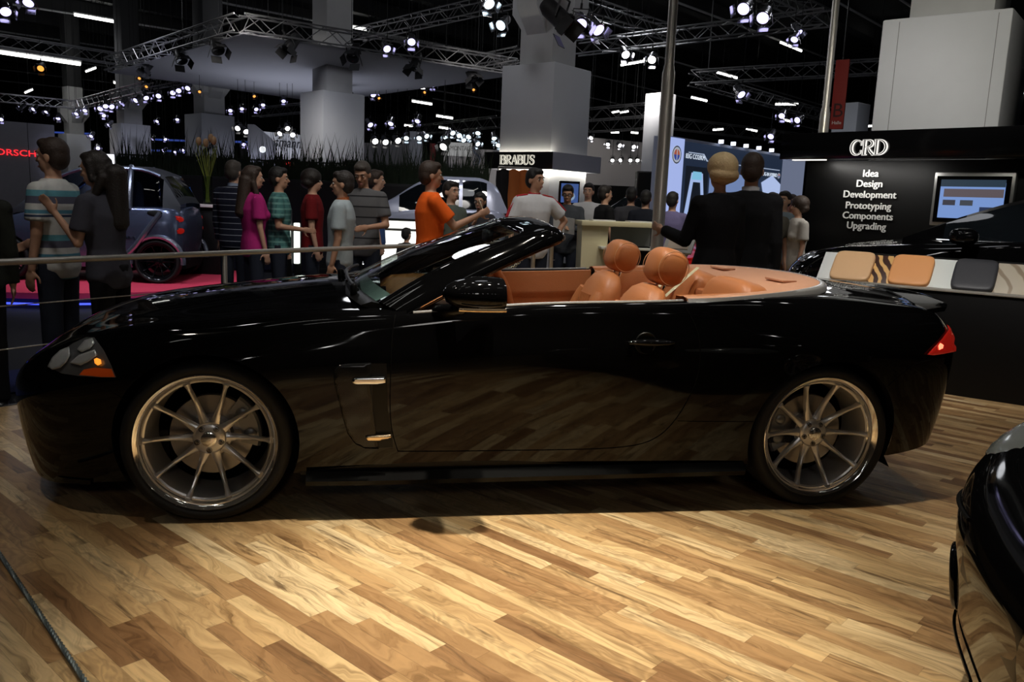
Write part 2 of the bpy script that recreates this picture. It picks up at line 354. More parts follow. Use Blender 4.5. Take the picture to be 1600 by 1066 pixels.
def mirror(vs): return [(x,-y,z) for x,y,z in vs]
class Loft:
    """car body: columns run round the plan from nose to tail, rows from sill up over the crown to the centre line"""
    def __init__(s, cols, zc, ncol=260, rsub=4, hoodk=6, ins=None, hoodg=2.0):
        # cols: (u, v, zbottom, zcrown, inset_crown)
        C = np.array(cols, float); n = len(C); s.C = C
        ext = np.vstack([C[3:0:-1]*[1,-1,1,1,1], C, C[-2:-5:-1]*[1,-1,1,1,1]])
        t = 3+np.linspace(0, n-1, ncol); D = spline(ext, t); e = 1e-3
        T = (spline(ext, t+e)-spline(ext, t-e))[:, :2]; T /= np.linalg.norm(T, axis=1)[:,None]
        N = np.stack([-T[:,1], T[:,0]], 1)                 # outward normal (toward +v when going to +u)
        N = np.where((N[:,1:2] < 0) & (np.abs(T[:,0:1]) > .3), -N, N)
        N[0] = (-1,0); N[-1] = (1,0)
        for i in range(ncol):                              # keep the plan normal pointing outward
            if np.dot(N[i], D[i,:2]-np.array([(C[0,0]+C[-1,0])/2*.6+D[i,0]*.4,0])) < 0: N[i] *= -1
        ins = ins or [(0,.060),(.12,.042),(.32,.020),(.53,.005),(.72,0),(.88,.33),(1,1)]
        rows = []
        for k, (fz, fi) in enumerate(ins):
            z = D[:,2]+(D[:,3]-D[:,2])*fz
            d = fi if k < 5 else None
            inn = np.full(ncol, fi) if k < 5 else D[:,4]*fi
            P = D[:,:2]-N*inn[:,None]; rows.append(np.column_stack([P, z]))
        top = rows[-1]; zz = np.maximum(zc(top[:,0]), top[:,2]-.03)
        for k in range(1, hoodk+1):
            f = k/hoodk; g = 1-(1-f)**hoodg
            rows.append(np.column_stack([top[:,0], top[:,1]*(1-f), top[:,2]+(zz-top[:,2])*g]))
        A = np.array(rows); s.nside = (len(ins)-1)*rsub
        tt = np.linspace(0, len(A)-1, (len(A)-1)*rsub+1); s.G = spline(A, tt)   # rows x cols x 3
        s.G[:,0,1] = 0; s.G[:,-1,1] = 0; s.G[-1,:,1] = 0
        s.ncol = ncol
    def mesh(s, keep=None, lip=None):
        """both halves as (verts, faces, row index, col index); keep(u,v,z,row) decides"""
        R, N = s.G.shape[:2]; vs = []; fs = []; info = []
        for sg in (-1, 1):
            o = len(vs); vs += [(p[0], sg*p[1], p[2]) for p in s.G.reshape(-1,3)]
            for i in range(R-1):
                for j in range(N-1):
                    q = (o+i*N+j, o+i*N+j+1, o+(i+1)*N+j+1, o+(i+1)*N+j)
                    fs.append(q if sg > 0 else q[::-1]); info.append((i,j,sg))
        return np.array(vs), fs, info

def hood_z(u): return pch([-.94,-.86,-.77,-.664,-.543,-.393,-.212,.095,.346,.6,.9,2.4,2.75,2.95,3.2,3.5,3.7],
                          [.50,.60,.672,.749,.806,.848,.876,.920,.950,.968,.975,1.0,1.03,1.035,1.01,.975,.955], u)
COLS = [(-.94,0,.115,.60,.085),(-.928,.20,.11,.605,.085),(-.89,.40,.105,.625,.09),(-.805,.58,.105,.66,.095),(-.66,.725,.115,.705,.10),
 (-.45,.83,.15,.765,.105),(-.2,.888,.17,.808,.11),(.05,.905,.19,.826,.11),(.4,.898,.20,.866,.09),(.8,.893,.205,.888,.06),
 (1.3,.893,.207,.935,.05),(1.8,.903,.21,.957,.055),(2.2,.918,.215,.975,.075),(2.55,.938,.22,.985,.12),(2.85,.936,.225,.975,.16),
 (3.12,.895,.235,.95,.16),(3.38,.81,.25,.925,.13),(3.54,.67,.27,.905,.10),(3.615,.45,.29,.915,.07),(3.645,.22,.30,.945,.05),(3.65,0,.30,.955,.05)]
LB = Loft(COLS, hood_z, 340, 6)
V, FC, INFO = LB.mesh()
AX = 2.752; HUBZ = .3415; ARCH = .374
def wsbase(v): return .70+.10*(np.abs(v)/.8)**2
def deckfront(v): return np.interp(np.abs(v), [0,.28,.50,.64,.72,.80,.85], [3.02,2.98,2.88,2.76,2.68,2.50,2.15])
car = thing('convertible', 'glossy black open-top convertible with tan leather seats, large in front on the wood floor', 'car', (CX_,CY_,0), YAW)
TOC = car.matrix_basis.inverted()
def c2w(u, v, z): return np.array(car.matrix_basis @ Vector((u,v,z)))
car_cam = TOC @ Vector(CO)
def cray(px, py): return (TOC.to_3x3() @ Vector(ray(px,py))).normalized()
body_bvh = BVHTree.FromPolygons([Vector(p) for p in V], [list(f) for f in FC])
def on_body(px, py, off=0.):
    h = body_bvh.ray_cast(car_cam, cray(px,py))
    return None if h[0] is None else (h[0]+off*(h[1] if h[1].dot(cray(px,py)) < 0 else -h[1]))
def side_pt(u, z, off=.002, sg=-1):
    h = body_bvh.ray_cast(Vector((u, sg*3, z)), Vector((0,-sg,0)))
    return Vector((u, sg*.9, z)) if h[0] is None else h[0]+Vector((0, sg*off, 0))
# vertex normals of the whole shell, so the split panels still shade as one skin
def build_body():
    me = bpy.data.meshes.new('tmp'); me.from_pydata([tuple(p) for p in V], [], [list(f) for f in FC])
    bm = bmesh.new(); bm.from_mesh(me); bmesh.ops.remove_doubles(bm, verts=bm.verts[:], dist=1e-5)
    bmesh.ops.dissolve_degenerate(bm, edges=bm.edges[:], dist=1e-6)
    bmesh.ops.recalc_face_normals(bm, faces=bm.faces[:])
    bm.normal_update(); nside = {}
    door_poly = [(.752,.95),(.75,.5),(.765,.36),(.80,.295),(1.2,.29),(1.75,.30),(1.93,.34),(2.02,.43),(2.07,.55),(2.10,.72),(2.075,.86),(2.02,.99)]
    def inpoly(u, z, P):
        c = False
        for i in range(len(P)):
            (a,b),(d,e) = P[i],P[i-1]
            if (b > z) != (e > z) and u < (d-a)*(z-b)/(e-b)+a: c = not c
        return c
    groups = {'body':[], 'bonnet':[], 'boot_lid':[], 'left':[], 'right':[]}
    arch = lambda c, n: abs(c[1]) > .45 and min(c[0]**2, (c[0]-AX)**2)+(c[2]-HUBZ)**2 < ARCH**2 and not (n > .55 and c[2] > .5)
    cut = set(w.index for f in bm.faces if arch(f.calc_center_median(), f.normal.z) for w in f.verts)
    for f in bm.faces:
        c = f.calc_center_median(); u, v, z = c; av = abs(v); nz = f.normal.z
        top = nz > .55 and z > .5
        if arch(c, nz): continue
        cw = LB_crown(u)
        if top and wsbase(av) < u < deckfront(av) and av < cw-.004: continue
        if top and -.74 < u < .64 and av < cw-.045 : groups['bonnet'].append(f)
        elif top and u > deckfront(av) and av < .60 and u > 2.9: groups['boot_lid'].append(f)
        elif inpoly(u, z, door_poly) and av > .7: groups['left' if v < 0 else 'right'].append(f)
        else: groups['body'].append(f)
    out = {}
    for k, fl in groups.items():
        idx = {}; vs = []; ns = []; fs = []
        for f in fl:
            ff = []
            for w in f.verts:
                if w.index not in idx:
                    idx[w.index] = len(vs); co = w.co.copy()
                    # snap ragged arch edges on to the true circle
                    for ax in (0, AX):
                        d = math.hypot(co.x-ax, co.z-HUBZ)
                        if w.index in cut and d < ARCH+.05:
                            s_ = ARCH/d; co.x = ax+(co.x-ax)*s_; co.z = HUBZ+(co.z-HUBZ)*s_
                    vs.append(co[:]); ns.append(w.normal[:])
                ff.append(idx[w.index])
            fs.append(ff)
        m2 = bpy.data.meshes.new(k); m2.from_pydata(vs, [], fs); m2.update(); m2.materials.append(PAINT)
        m2.polygons.foreach_set('use_smooth', [True]*len(m2.polygons)); m2.normals_split_custom_set_from_vertices(ns); out[k] = m2
    bm.free(); bpy.data.meshes.remove(me); return out
_cr = LB.G[LB.nside]
def LB_crown(u): return float(np.interp(u, _cr[:,0], np.abs(_cr[:,1]))) if _cr[0,0] < u < _cr[-1,0] else 0
def crown_pt(u, sg=-1, off=0., dz=0.):
    return Vector((u, sg*(float(np.interp(u, _cr[:,0], np.abs(_cr[:,1])))+off), float(np.interp(u, _cr[:,0], _cr[:,2]))+dz))
ms = build_body()
link('body', ms['body'], car); link('bonnet', ms['bonnet'], car); link('boot_lid', ms['boot_lid'], car)
doorL = link('door', ms['left'], car); doorR = link('door', ms['right'], car)
# panel gaps
def gap(pts, parent, r=.0022, sg=-1):
    P = spline([(a,b) for a,b in pts], np.linspace(0, len(pts)-1, len(pts)*8))
    mb = MB(); mb.tube([side_pt(a, b, .0002, sg) for a, b in P], r, 5); mb.build('panel_gap', GAP, parent)
for sg, d in ((-1,doorL),(1,doorR)):
    gap([(.765,.885),(.752,.80),(.747,.65),(.748,.49),(.76,.38),(.785,.293)], d, sg=sg)
    gap([(.785,.293),(1.0,.290),(1.3,.290),(1.6,.293),(1.80,.305),(1.92,.338),(2.00,.41),(2.06,.52),(2.097,.64),(2.10,.74),(2.085,.84),(2.03,.945)], d, sg=sg)
    gap([(2.03,.43),(2.2,.428),(2.385,.43)], car, .0016, sg)
    gap([(3.04,.595),(3.12,.66),(3.2,.70),(3.32,.715)], car, .0018, sg)
    gap([(-.37,.565),(-.33,.54),(-.30,.52)], car, .0018, sg)
# wheel-arch lips and liners
for sg in (-1,1):
    for ax in (0, AX):
        rs = []
        for k in range(41):
            a = math.radians(-22+224*k/40); u, z = ax+ARCH*math.cos(a), HUBZ+ARCH*math.sin(a)
            p = side_pt(u, z, 0, sg) if z > .2 else Vector((u, sg*.87, z))
            if abs(p.y) < .6: p.y = sg*.86
            rs.append([p, (u, p.y-sg*.05, z), (ax+(ARCH+.02)*math.cos(a), p.y-sg*.05, HUBZ+(ARCH+.02)*math.sin(a)), (ax+(ARCH+.02)*math.cos(a), sg*.48, HUBZ+(ARCH+.02)*math.sin(a))])
        mb = MB(); mb.rings(rs, (0,0), False); mb.build('wheel_arch', DARKPL, car)
mb = MB(); mb.box((1.376,0,.24), (2.0,1.68,.10)); mb.box((-.45,0,.26), (.5,1.25,.14)); mb.box((3.2,0,.34), (.4,1.25,.12))
for ax in (0,AX): mb.box((ax,0,.45), (.78,.9,.5))
mb.build('underbody', DARKPL, car)
# sill strip and front spoiler lip
for sg in (-1,1):
    mb = MB(); mb.rings([[(u, sg*(y+.012), z-.012),(u, sg*(y+.02), z+.01),(u, sg*(y-.01), z+.045),(u, sg*(y-.06), z+.03),(u, sg*(y-.06), z-.02)]
        for u, y, z in [(.40,.868,.165),(.7,.872,.165),(1.4,.868,.17),(2.0,.875,.178),(2.37,.885,.185)]]); mb.build('sill', M('sill_black', (.003,.003,.003), .25, spec=.15), car)
rs = []
for c in list(np.linspace(-1,1,41)):
    a = abs(c); k = np.interp(a*4.6, range(6), [-.905,-.892,-.855,-.77,-.63,-.42]); y = np.interp(a*4.6, range(6), [0,.2,.4,.58,.72,.82])*(1 if c > 0 else -1)
    k, y = float(k), float(y); zz = .085+.05*a
    rs.append([(k+.05, y*.93, zz+.035), (k+.022, y*.985, zz+.02), (k+.02, y*.98, zz), (k+.06, y*.93, zz)])
mb = MB(); mb.rings(rs); mb.build('front_lip', PAINT, car, 60)
# grille in the nose
mb = MB(); mb.lathe([(.10,0),(.118,.012),(.13,0),(.118,-.008),(.10,0)], 40, TR(-.935,0,.42) @ RY(-PI/2) @ Matrix.Diagonal((1,2.1,1,1)))
g_ = mb.build('grille', CHROME, car)
mb = MB(); mb.lathe([(.001,0),(.115,0)], 40, TR(-.93,0,.42) @ RY(-PI/2) @ Matrix.Diagonal((1,2.1,1,1))); mb.build('mesh_insert', DARKPL, g_)
mb = MB(); mb.box((-.86,0,.21), (.05,.62,.10), bev=.012); mb.build('lower_intake', DARKPL, car)
# spoiler lip on the boot
rs = []
for k in range(31):
    y = -.62+1.24*k/30; w = 1-(abs(y)/.62)**2.2; u = 3.50+.09*w**.5
    z = .925+.045*w**.7
    rs.append([(u-.16, y, z-.012), (u-.02, y, z+.012), (u+.012, y, z+.010), (u+.004, y, z-.008), (u-.12, y, z-.03)])
mb = MB(); mb.rings(rs); mb.build('spoiler', PAINT, car, 50)

# ---- patches traced on the body skin
def patch(name, outline, mat, parent, off=.002, step=5, both=True, thick=0.0, label=None, inner=None):
    from mathutils.geometry import delaunay_2d_cdt
    P = [Vector(p) for p in outline]; n = len(P); pts = []
    for i in range(n):
        a, b = P[i], P[(i+1)%n]; k = max(1, int((b-a).length/step))
        pts += [a+(b-a)*j/k for j in range(k)]
    m = len(pts); edges = [(i,(i+1)%m) for i in range(m)]
    xs = [p.x for p in pts]; ys = [p.y for p in pts]
    x = min(xs)+step/2
    while x < max(xs):
        y = min(ys)+step/2
        while y < max(ys):
            q = Vector((x,y)); c = False; dm = 1e9
            for i in range(m):
                a, b = pts[i], pts[i-1]; dm = min(dm, (a-q).length)
                if (a.y > y) != (b.y > y) and x < (b.x-a.x)*(y-a.y)/(b.y-a.y)+a.x: c = not c
            if c and dm > step*.55: pts.append(q)
            y += step
        x += step
    vo, eo, fo, *_ = delaunay_2d_cdt(pts, edges, [], 1, 1e-4)
    v3 = []
    for q in vo:
        for k in range(60):
            h = on_body(q.x-k*1.0, q.y, off)
            if h is not None: break
        v3.append(h)
    out = []
    for sg in ((1,-1) if both else (1,)):
        mb = MB(); vs = [(p.x, p.y*sg, p.z) for p in v3]; mb.add(vs, [list(f) for f in fo])
        o = mb.build(name, mat, parent if not isinstance(parent, tuple) else parent[0 if sg > 0 else 1], 60)
        # face outward
        me = o.data; c = Vector((0,0,0))
        s_ = sum(p.normal.y*p.area for p in me.polygons)
        if (s_ > 0) == (sg > 0): me.flip_normals()
        if thick:
            so = o.modifiers.new('edge', 'SOLIDIFY'); so.thickness = thick; so.offset = 1
        if label: o['label'] = label
        out.append(o)
    return out
HL = [(75,574),(92,553),(115,537),(135,528),(148,528),(163,548),(175,572),(182,590),(160,590),(125,588),(98,584)]
bowl = patch('headlight', HL, M('headlight_silver', (.17,.17,.18), .25, .4), car, .003, both=True)
bb = (bowl[0], bowl[1])
patch('projector', [(79,574),(86,561),(98,550),(111,545),(112,557),(107,567),(97,576),(86,579)], M('projector_chrome', (.9,.9,.92), .15, .5), bb, .008, 3, thick=.006)
patch('reflector', [(123,548),(135,534),(147,531),(150,538),(143,546),(130,552)], M('projector_chrome', (.9,.9,.92), .15, .5), bb, .007, 3, thick=.004)
patch('reflector', [(112,568),(126,556),(150,548),(154,556),(140,566),(128,572)], M('projector_chrome', (.9,.9,.92), .15, .5), bb, .006, 3, thick=.004)
patch('side_marker', [(126,586),(133,578),(150,575),(176,577),(181,589),(160,589)], AMBER, bb, .008, 3, label='orange-red side marker')
patch('indicator_bulb', [(151,563),(155,561),(160,563),(161,569),(156,572),(152,569)], M('amber_bulb', (.8,.3,.03), .1, em=(1,.30,.03), es=1.2, sample=False), bb, .010, 3, thick=.006)
patch('lens', HL, LENS, bb, .016, 5)
TL = [(1486,508),(1489,520),(1491,535),(1490,549),(1475,552),(1455,555),(1447,554),(1458,542),(1470,530),(1480,516)]
tl = patch('tail_light', TL, RED, car, .006, 4, thick=.008)
patch('lamp_bulb', [(1461,541),(1464,537),(1469,540),(1468,545),(1462,547)], M('red_bulb', (1,.2,.12), .2, em=(1,.16,.08), es=3, sample=False), (tl[0],tl[1]), .017, 2)
# side vent behind the front wheel: carbon blade and two bright bars
VT = [(521,584),(524,575),(531,570),(545,568),(580,567),(580,600),(583,640),(588,680),(592,700),(570,699),(555,692),(543,676),(535,650),(528,620),(522,598)]
vt = patch('vent_panel', VT, CARBON, car, .004, 5, thick=.008); vp = (vt[0], vt[1])
patch('vent_slot', [(580,568),(604,568),(606,640),(613,680),(614,699),(592,700),(588,680),(583,640)], DARKPL, vp, .001, 5)
patch('vent_bar', [(550,592),(556,589),(602,587),(602,596),(590,598),(556,598),(551,596)], CHROME, vp, .016, 3, thick=.008, label='bright bar across the vent top')
patch('vent_bar', [(571,680),(590,678),(611,677),(611,682),(592,686),(574,686)], M('bronze_bar', (.75,.58,.38), .25, 1), vp, .014, 3, thick=.006, label='bronze-tinted bar low on the vent')
# door handles
for sg, d in ((-1,doorL),(1,doorR)):
    mb = MB(); c = side_pt(1.87,.79,0,sg)
    mb.ell((0,0,0), (.115,.022,.016), 20, 9, TR(c.x, c.y+sg*.012, c.z)); h_ = mb.build('door_handle', PAINT, d)
    mb = MB(); mb.lathe([(.001,.0),(.03,.002),(.047,.006),(.05,.001)], 24, TR(c.x-.02, c.y-sg*.001, c.z-.005) @ RX(sg*-PI/2)); mb.build('handle_cup', DARKPL, h_)

# ---- windscreen
GB = lambda s: Vector((.565+.13*s*s, .755*s, .958-.034*s*s))
GT = lambda s: Vector((1.295+.055*s*s, .565*s, 1.268-.036*s*s))
N_ = 24; rs = []
for i in range(13):
    t = i/12; rs.append([GB(s)*(1-t)+GT(s)*t+Vector((-.03,0,.012))*math.sin(PI*t) for s in np.linspace(-1,1,N_+1)])
mb = MB(); mb.rings(rs, (0,0), False); ws = mb.build('windscreen', GLASS, car)
# frame: near pillar, header, far pillar as one loop of sections
secs = []
def sec(g, cr, ou, ob, ib): secs.append([g, cr, ou, ob, ib])
def pil(t, sg):
    g = GB(sg)*(1-t)+GT(sg)*t+Vector((-.03,0,.012))*math.sin(PI*t)
    o0 = Vector((.80,sg*.815,.885)); o1 = Vector((1.455,sg*.612,1.195)); o = o0*(1-t)+o1*t+Vector((-.012,sg*.008,.006))*math.sin(PI*t)
    m = (g+o)/2+Vector((-.004,sg*.006,.006))
    return g+Vector((0,0,.004)), m, o, o+Vector((.02,-sg*.03,-.02)), g+Vector((.05,-sg*.01,-.04))
def hdr(s):
    g = GT(s); return g+Vector((0,0,.004)), Vector((1.415+.02*s*s,.59*s,1.297-.035*s*s)), Vector((1.515+.01*s*s,.608*s,1.285-.04*s*s)), Vector((1.53+.005*s*s,.605*s,1.225-.03*s*s)), g+Vector((.06,0,-.035))
for t in np.linspace(0,.97,16): sec(*pil(t,-1))
for s in np.linspace(-.985,.985,25): sec(*hdr(s))
for t in np.linspace(.97,0,16): sec(*pil(t,1))
S5 = np.array([[list(p) for p in q] for q in secs]); S5[1:-1] = (S5[:-2]+2*S5[1:-1]+S5[2:])/4
pr = []
for q in S5:                                               # round the five corners
    e = np.vstack([q, q[:3]]); pr.append(spline(e, np.linspace(.5,5.5,21))[:-1])
mb = MB(); mb.rings([[tuple(p) for p in q] for q in pr]); fr = mb.build('windscreen_frame', PAINT, car, 60)
mb = MB(); mb.tube([hdr(s)[2]*.35+hdr(s)[3]*.65+Vector((.004,0,0)) for s in np.linspace(-.93,.93,24)], .015, 8); mb.build('header_seal', M('grey_seal', (.22,.22,.23), .35), fr)
mb = MB(); mb.tube([pil(t,-1)[2]+Vector((.004,-.006,-.006)) for t in np.linspace(0,.5,10)], .0035, 6); mb.build('pillar_trim', CHROME, fr)
mb = MB(); mb.rings([[(GB(s)+Vector((.0,0,.0)))*(1-t)+(GT(s))*t+Vector((.004,0,-.006)) for s in np.linspace(-.93,.93,14)] for t in (.0,.05,.10)], (0,0), False)
mb.build('screen_band', M('vent_teal_reflection', (.12,.19,.19), .4), ws)  # dash vent band at the glass base; its teal is a painted reflection
# interior mirror
mb = MB(); mb.ell((1.26,.0,1.19), (.018,.11,.034), 20, 8, e=.6); mb.caps((1.26,0,1.205), (1.285,0,1.25), .008); im = mb.build('interior_mirror', DARKPL, car)
mb = MB(); mb.box((1.279,0,1.19), (.004,.19,.05)); mb.build('mirror_glass', CHROME, im)
# wipers and cowl
mb = MB(); mb.rings([[(GB(s).x-.075, GB(s).y*1.0, GB(s).z-.012), (GB(s).x-.03, GB(s).y, GB(s).z+.004), (GB(s).x+.01, GB(s).y, GB(s).z-.004), (GB(s).x, GB(s).y, GB(s).z-.04)] for s in np.linspace(-1,1,20)])
mb.build('cowl', DARKPL, car)
for s0, s1 in ((-.75,-.05),(-.05,.62)):
    mb = MB(); mb.tube([GB(s)+Vector((-.035+.02*abs(s-s0),0,.018+.03*(s-s0))) for s in np.linspace(s0,s1,12)], .009, 6)
    mb.caps(GB(s0)+Vector((-.05,0,.0)), GB(s0)+Vector((-.05,0,.03)), .018); mb.build('wiper', DARKPL, car)
# ---- door mirrors
for sg in (-1,1):
    mb = MB(); X = TR(1.07, sg*.985, .985) @ RZ(sg*-.10)
    rs = []
    for i, t in enumerate(np.linspace(0,1,14)):
        u = -.128+.25*t; k = math.sqrt(max(0,1-(1-min(t/.72,1))**2.0)) if t < .72 else 1-.10*((t-.72)/.28)**2
        k = max(k,.04); rs.append([(u, .098*k*math.cos(a), .010-.010*k+(.084 if math.sin(a) > 0 else .062)*k*math.copysign(abs(math.sin(a))**.85, math.sin(a))) for a in np.linspace(0,2*PI,25)[:-1]])
    mb.rings(rs, X=X); mi = mb.build('door_mirror', PAINT, car, 50)
    mb = MB(); mb.tube([X @ Vector((u, sg*(.10*math.sqrt(max(.02,1-((u-.06)/.2)**2))), -.045)) for u in np.linspace(-.07,.118,10)], .0075, 8); mb.build('indicator_strip', M('mirror_strip', (.55,.42,.28), .15, .9), mi)
    mb = MB(); mb.rings([[(.125+.0*i, y, z) for i in (0,)][0:1]*1 for y, z in []] or [[X @ Vector((.124,.085*math.cos(a),.062*math.sin(a))) for a in np.linspace(0,2*PI,20)[:-1]], [X @ Vector((.120,.08*math.cos(a),.058*math.sin(a))) for a in np.linspace(0,2*PI,20)[:-1]]]); mb.build('mirror_glass', CHROME, mi)
    mb = MB(); mb.caps((1.03, sg*.93, .925), (.95, sg*.84, .90), .028, .035); mb.build('mirror_arm', PAINT, mi)
# ---- bright belt trim, near, round the back and far
TO = [(2.05,.848,.975),(2.25,.838,.985),(2.5,.79,1.005),(2.70,.70,1.02),(2.86,.54,1.03),(2.96,.30,1.036),(3.0,0,1.038)]
TOm = TO+[(a,-b,c) for a,b,c in TO[-2::-1]]
TOc = spline(TOm, np.linspace(0, 12, 97))
for sg, d in ((-1,doorL),(1,doorR)):
    mb = MB(); mb.tube([crown_pt(u, sg, -.004, .002) for u in np.linspace(.84,2.03,40)], .0068, 8); mb.build('belt_trim', TRIMC, d)
mb = MB(); wd = np.interp(np.linspace(0,1,97), [0,.08,.15,.22,.30,.4,.5,.6,.7,.78,.85,.92,1], [.007,.008,.009,.014,.027,.034,.034,.034,.027,.014,.009,.008,.007])
rs = []
for i, p in enumerate(TOc):
    t = TOc[min(i+1,96)]-TOc[max(i-1,0)]; n = np.array([t[1],-t[0],0]); n /= np.linalg.norm(n)
    if np.dot(n[:2], p[:2]-[2.2,0]) < 0: n = -n
    w = wd[i]; q = [p-n*.004+[0,0,.004], p+n*w*.5+[0,0,.004], p+n*w-[0,0,.008], p+n*(w+.004)-[0,0,.03], p-n*.004-[0,0,.03]]
    rs.append([tuple(a) for a in q])
mb.rings(rs); mb.build('deck_trim', TRIMC, car, 60)
# tonneau cover: horseshoe of leather
TI = [(2.05,.70,.962),(2.25,.695,.972),(2.44,.66,.985),(2.55,.60,.992),(2.60,.45,.995),(2.62,.22,.997),(2.62,0,.998)]
TIm = TI+[(a,-b,c) for a,b,c in TI[-2::-1]]; TIc = spline(TIm, np.linspace(0,12,97)); rs = []
for i in range(97):
    a, b = TOc[i], TIc[i]; rs.append([tuple(b-[0,0,.06])]+[tuple(b*(1-t)+a*t+np.array([0,0,.014*math.sin(PI*t)**.6 if 0 < t < 1 else 0])) for t in np.linspace(0,1,9)])
mb = MB(); mb.rings(rs, (0,0), False); tn = mb.build('tonneau_cover', TONNEAU, car, 60)
for sg in (-1,1):
    mb = MB(); mb.box((2.74,sg*.36,1.032), (.075,.20,.012), bev=.004); mb.build('tonneau_flap', TONNEAU, tn)

# ---------------------------------------------------------------- wheels
def wheel_meshes():
    o = {}
    mb = MB(); mb.lathe([(.2885,.000),(.2895,-.006),(.286,-.010),(.276,-.004),(.268,.006),(.263,.018),(.2605,.030),(.2575,.032),(.2565,.040),(.2885,.06),(.2895,.03)], 72, loop=True); o['rim_lip'] = mb.mesh('rim_lip', LIP, 50)
    mb = MB(); mb.lathe([(.2575,.032),(.250,.036),(.2475,.05),(.243,.09),(.236,.14),(.234,.215),(.28,.22),(.285,.06)], 72)
    for k in range(10):                                    # ten spokes, paired at the hub
        a = PI/2*0+2*PI*k/10; pair = (1 if k % 2 else -1)*.0; rs = []
        for t in np.linspace(0,1,12):
            r = .045+.207*t; w = float(np.interp(t,[0,.15,.35,.7,.92,1],[.024,.0175,.012,.0085,.0085,.014])); d = .070-.052*t**1.5+.012*math.sin(PI*t)
            th = float(np.interp(t,[0,.5,1],[.03,.026,.03])); X = RZ(a); fl = w*.35
            rs.append([tuple(X @ Vector(p)) for p in ((r,-w,d+.008),(r,-fl,d),(r,fl,d),(r,w,d+.008),(r,w*.9,d+th),(r,-w*.9,d+th))])
        mb.rings(rs)
    mb.lathe([(.001,.062),(.034,.062),(.058,.064),(.068,.072),(.070,.10),(.05,.11)], 40)
    o['wheel'] = mb.mesh('wheel', ALU, 50)
    mb = MB(); mb.lathe([(.286,.002),(.296,-.010),(.312,-.016),(.328,-.008),(.338,.012),(.3415,.03),(.3415,.20),(.335,.225),(.31,.24),(.285,.22)], 72); o['tire'] = mb.mesh('tire', RUBBER, 60)
    mb = MB(); mb.lathe([(.07,.135),(.172,.135),(.174,.14),(.174,.165),(.07,.165)], 48); mb.lathe([(.05,.09),(.085,.095),(.09,.135)], 32); o['brake_disc'] = mb.mesh('brake_disc', STEEL, 40)
    mb = MB()
    for a in np.linspace(-.55,.55,9): pass
    rs = []
    for a in np.linspace(-.6,.6,11):
        c, s = math.cos(a), math.sin(a); rs.append([(r*c, r*s, d) for r, d in ((.125,.115),(.195,.115),(.205,.125),(.205,.18),(.12,.18))])
    mb.rings(rs); 
    for a in (-.3,.3): mb.ell((.16*math.cos(a), .16*math.sin(a), .113), (.026,.026,.008), 14, 6)
    o['brake_caliper'] = mb.mesh('brake_caliper', M('caliper_grey', (.22,.22,.22), .35, .7), 40)
    mb = MB(); mb.lathe([(.001,.046),(.022,.046),(.031,.050),(.033,.062)], 32); o['hub_cap'] = mb.mesh('hub_cap', LIP, 40)
    mb = MB(); mb.box((0,.004,.0495), (.026,.007,.002)); o['cap_emblem'] = mb.mesh('cap_emblem', DARKPL, 0)
    mb = MB(); mb.lathe([(.001,.052),(.006,.052),(.0075,.056),(.0078,.066)], 6); mb.lathe([(.009,.0635),(.0115,.060),(.0125,.066)], 20); o['lug_nut'] = mb.mesh('lug_nut', M('lug_nut_dark', (.18,.17,.16), .3, .9), 30)
    return o
WM = wheel_meshes()
WD = {k: WM[k].copy() for k in ('wheel','rim_lip','hub_cap','brake_disc','brake_caliper','lug_nut')}
for me in WD.values(): me.materials[0] = M('black_alloy', (.012,.012,.014), .12, .6)
def put_wheel(parent, u, sg, cal, z=HUBZ, spin=0., face=.865, s=1., dark=False):
    WM = dict(globals()['WM'], **WD) if dark else globals()['WM']
    w = link('wheel', WM['wheel'], parent)
    # local Z = inward depth: near side (sg=-1) depth points to +v
    base = TR(u, sg*face, z) @ (RX(-PI/2) if sg < 0 else RX(PI/2)) @ Matrix.Scale(s,4)
    w.matrix_local = base @ RZ(spin)
    for k in ('rim_lip','tire','hub_cap','cap_emblem'): link(k, WM[k], w)
    b = link('brake_disc', WM['brake_disc'], w); b.matrix_local = RZ(-spin)
    b = link('brake_caliper', WM['brake_caliper'], w); b.matrix_local = RZ(-spin) @ RZ(cal)
    for k in range(5):
        n = link('lug_nut', WM['lug_nut'], w); a = math.radians(90+72*k); n.matrix_local = TR(.050*math.cos(a), .050*math.sin(a), 0)
    return w
put_wheel(car, 0, -1, -.35); put_wheel(car, AX, -1, PI+.05, face=.865); put_wheel(car, 0, 1, PI); put_wheel(car, AX, 1, 0)
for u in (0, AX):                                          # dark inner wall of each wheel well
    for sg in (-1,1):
        mb = MB(); mb.lathe([(.001,0),(.40,0)], 40, TR(u, sg*.50, HUBZ+.02) @ RX(PI/2)); mb.build('wheel_well', GAP, car)

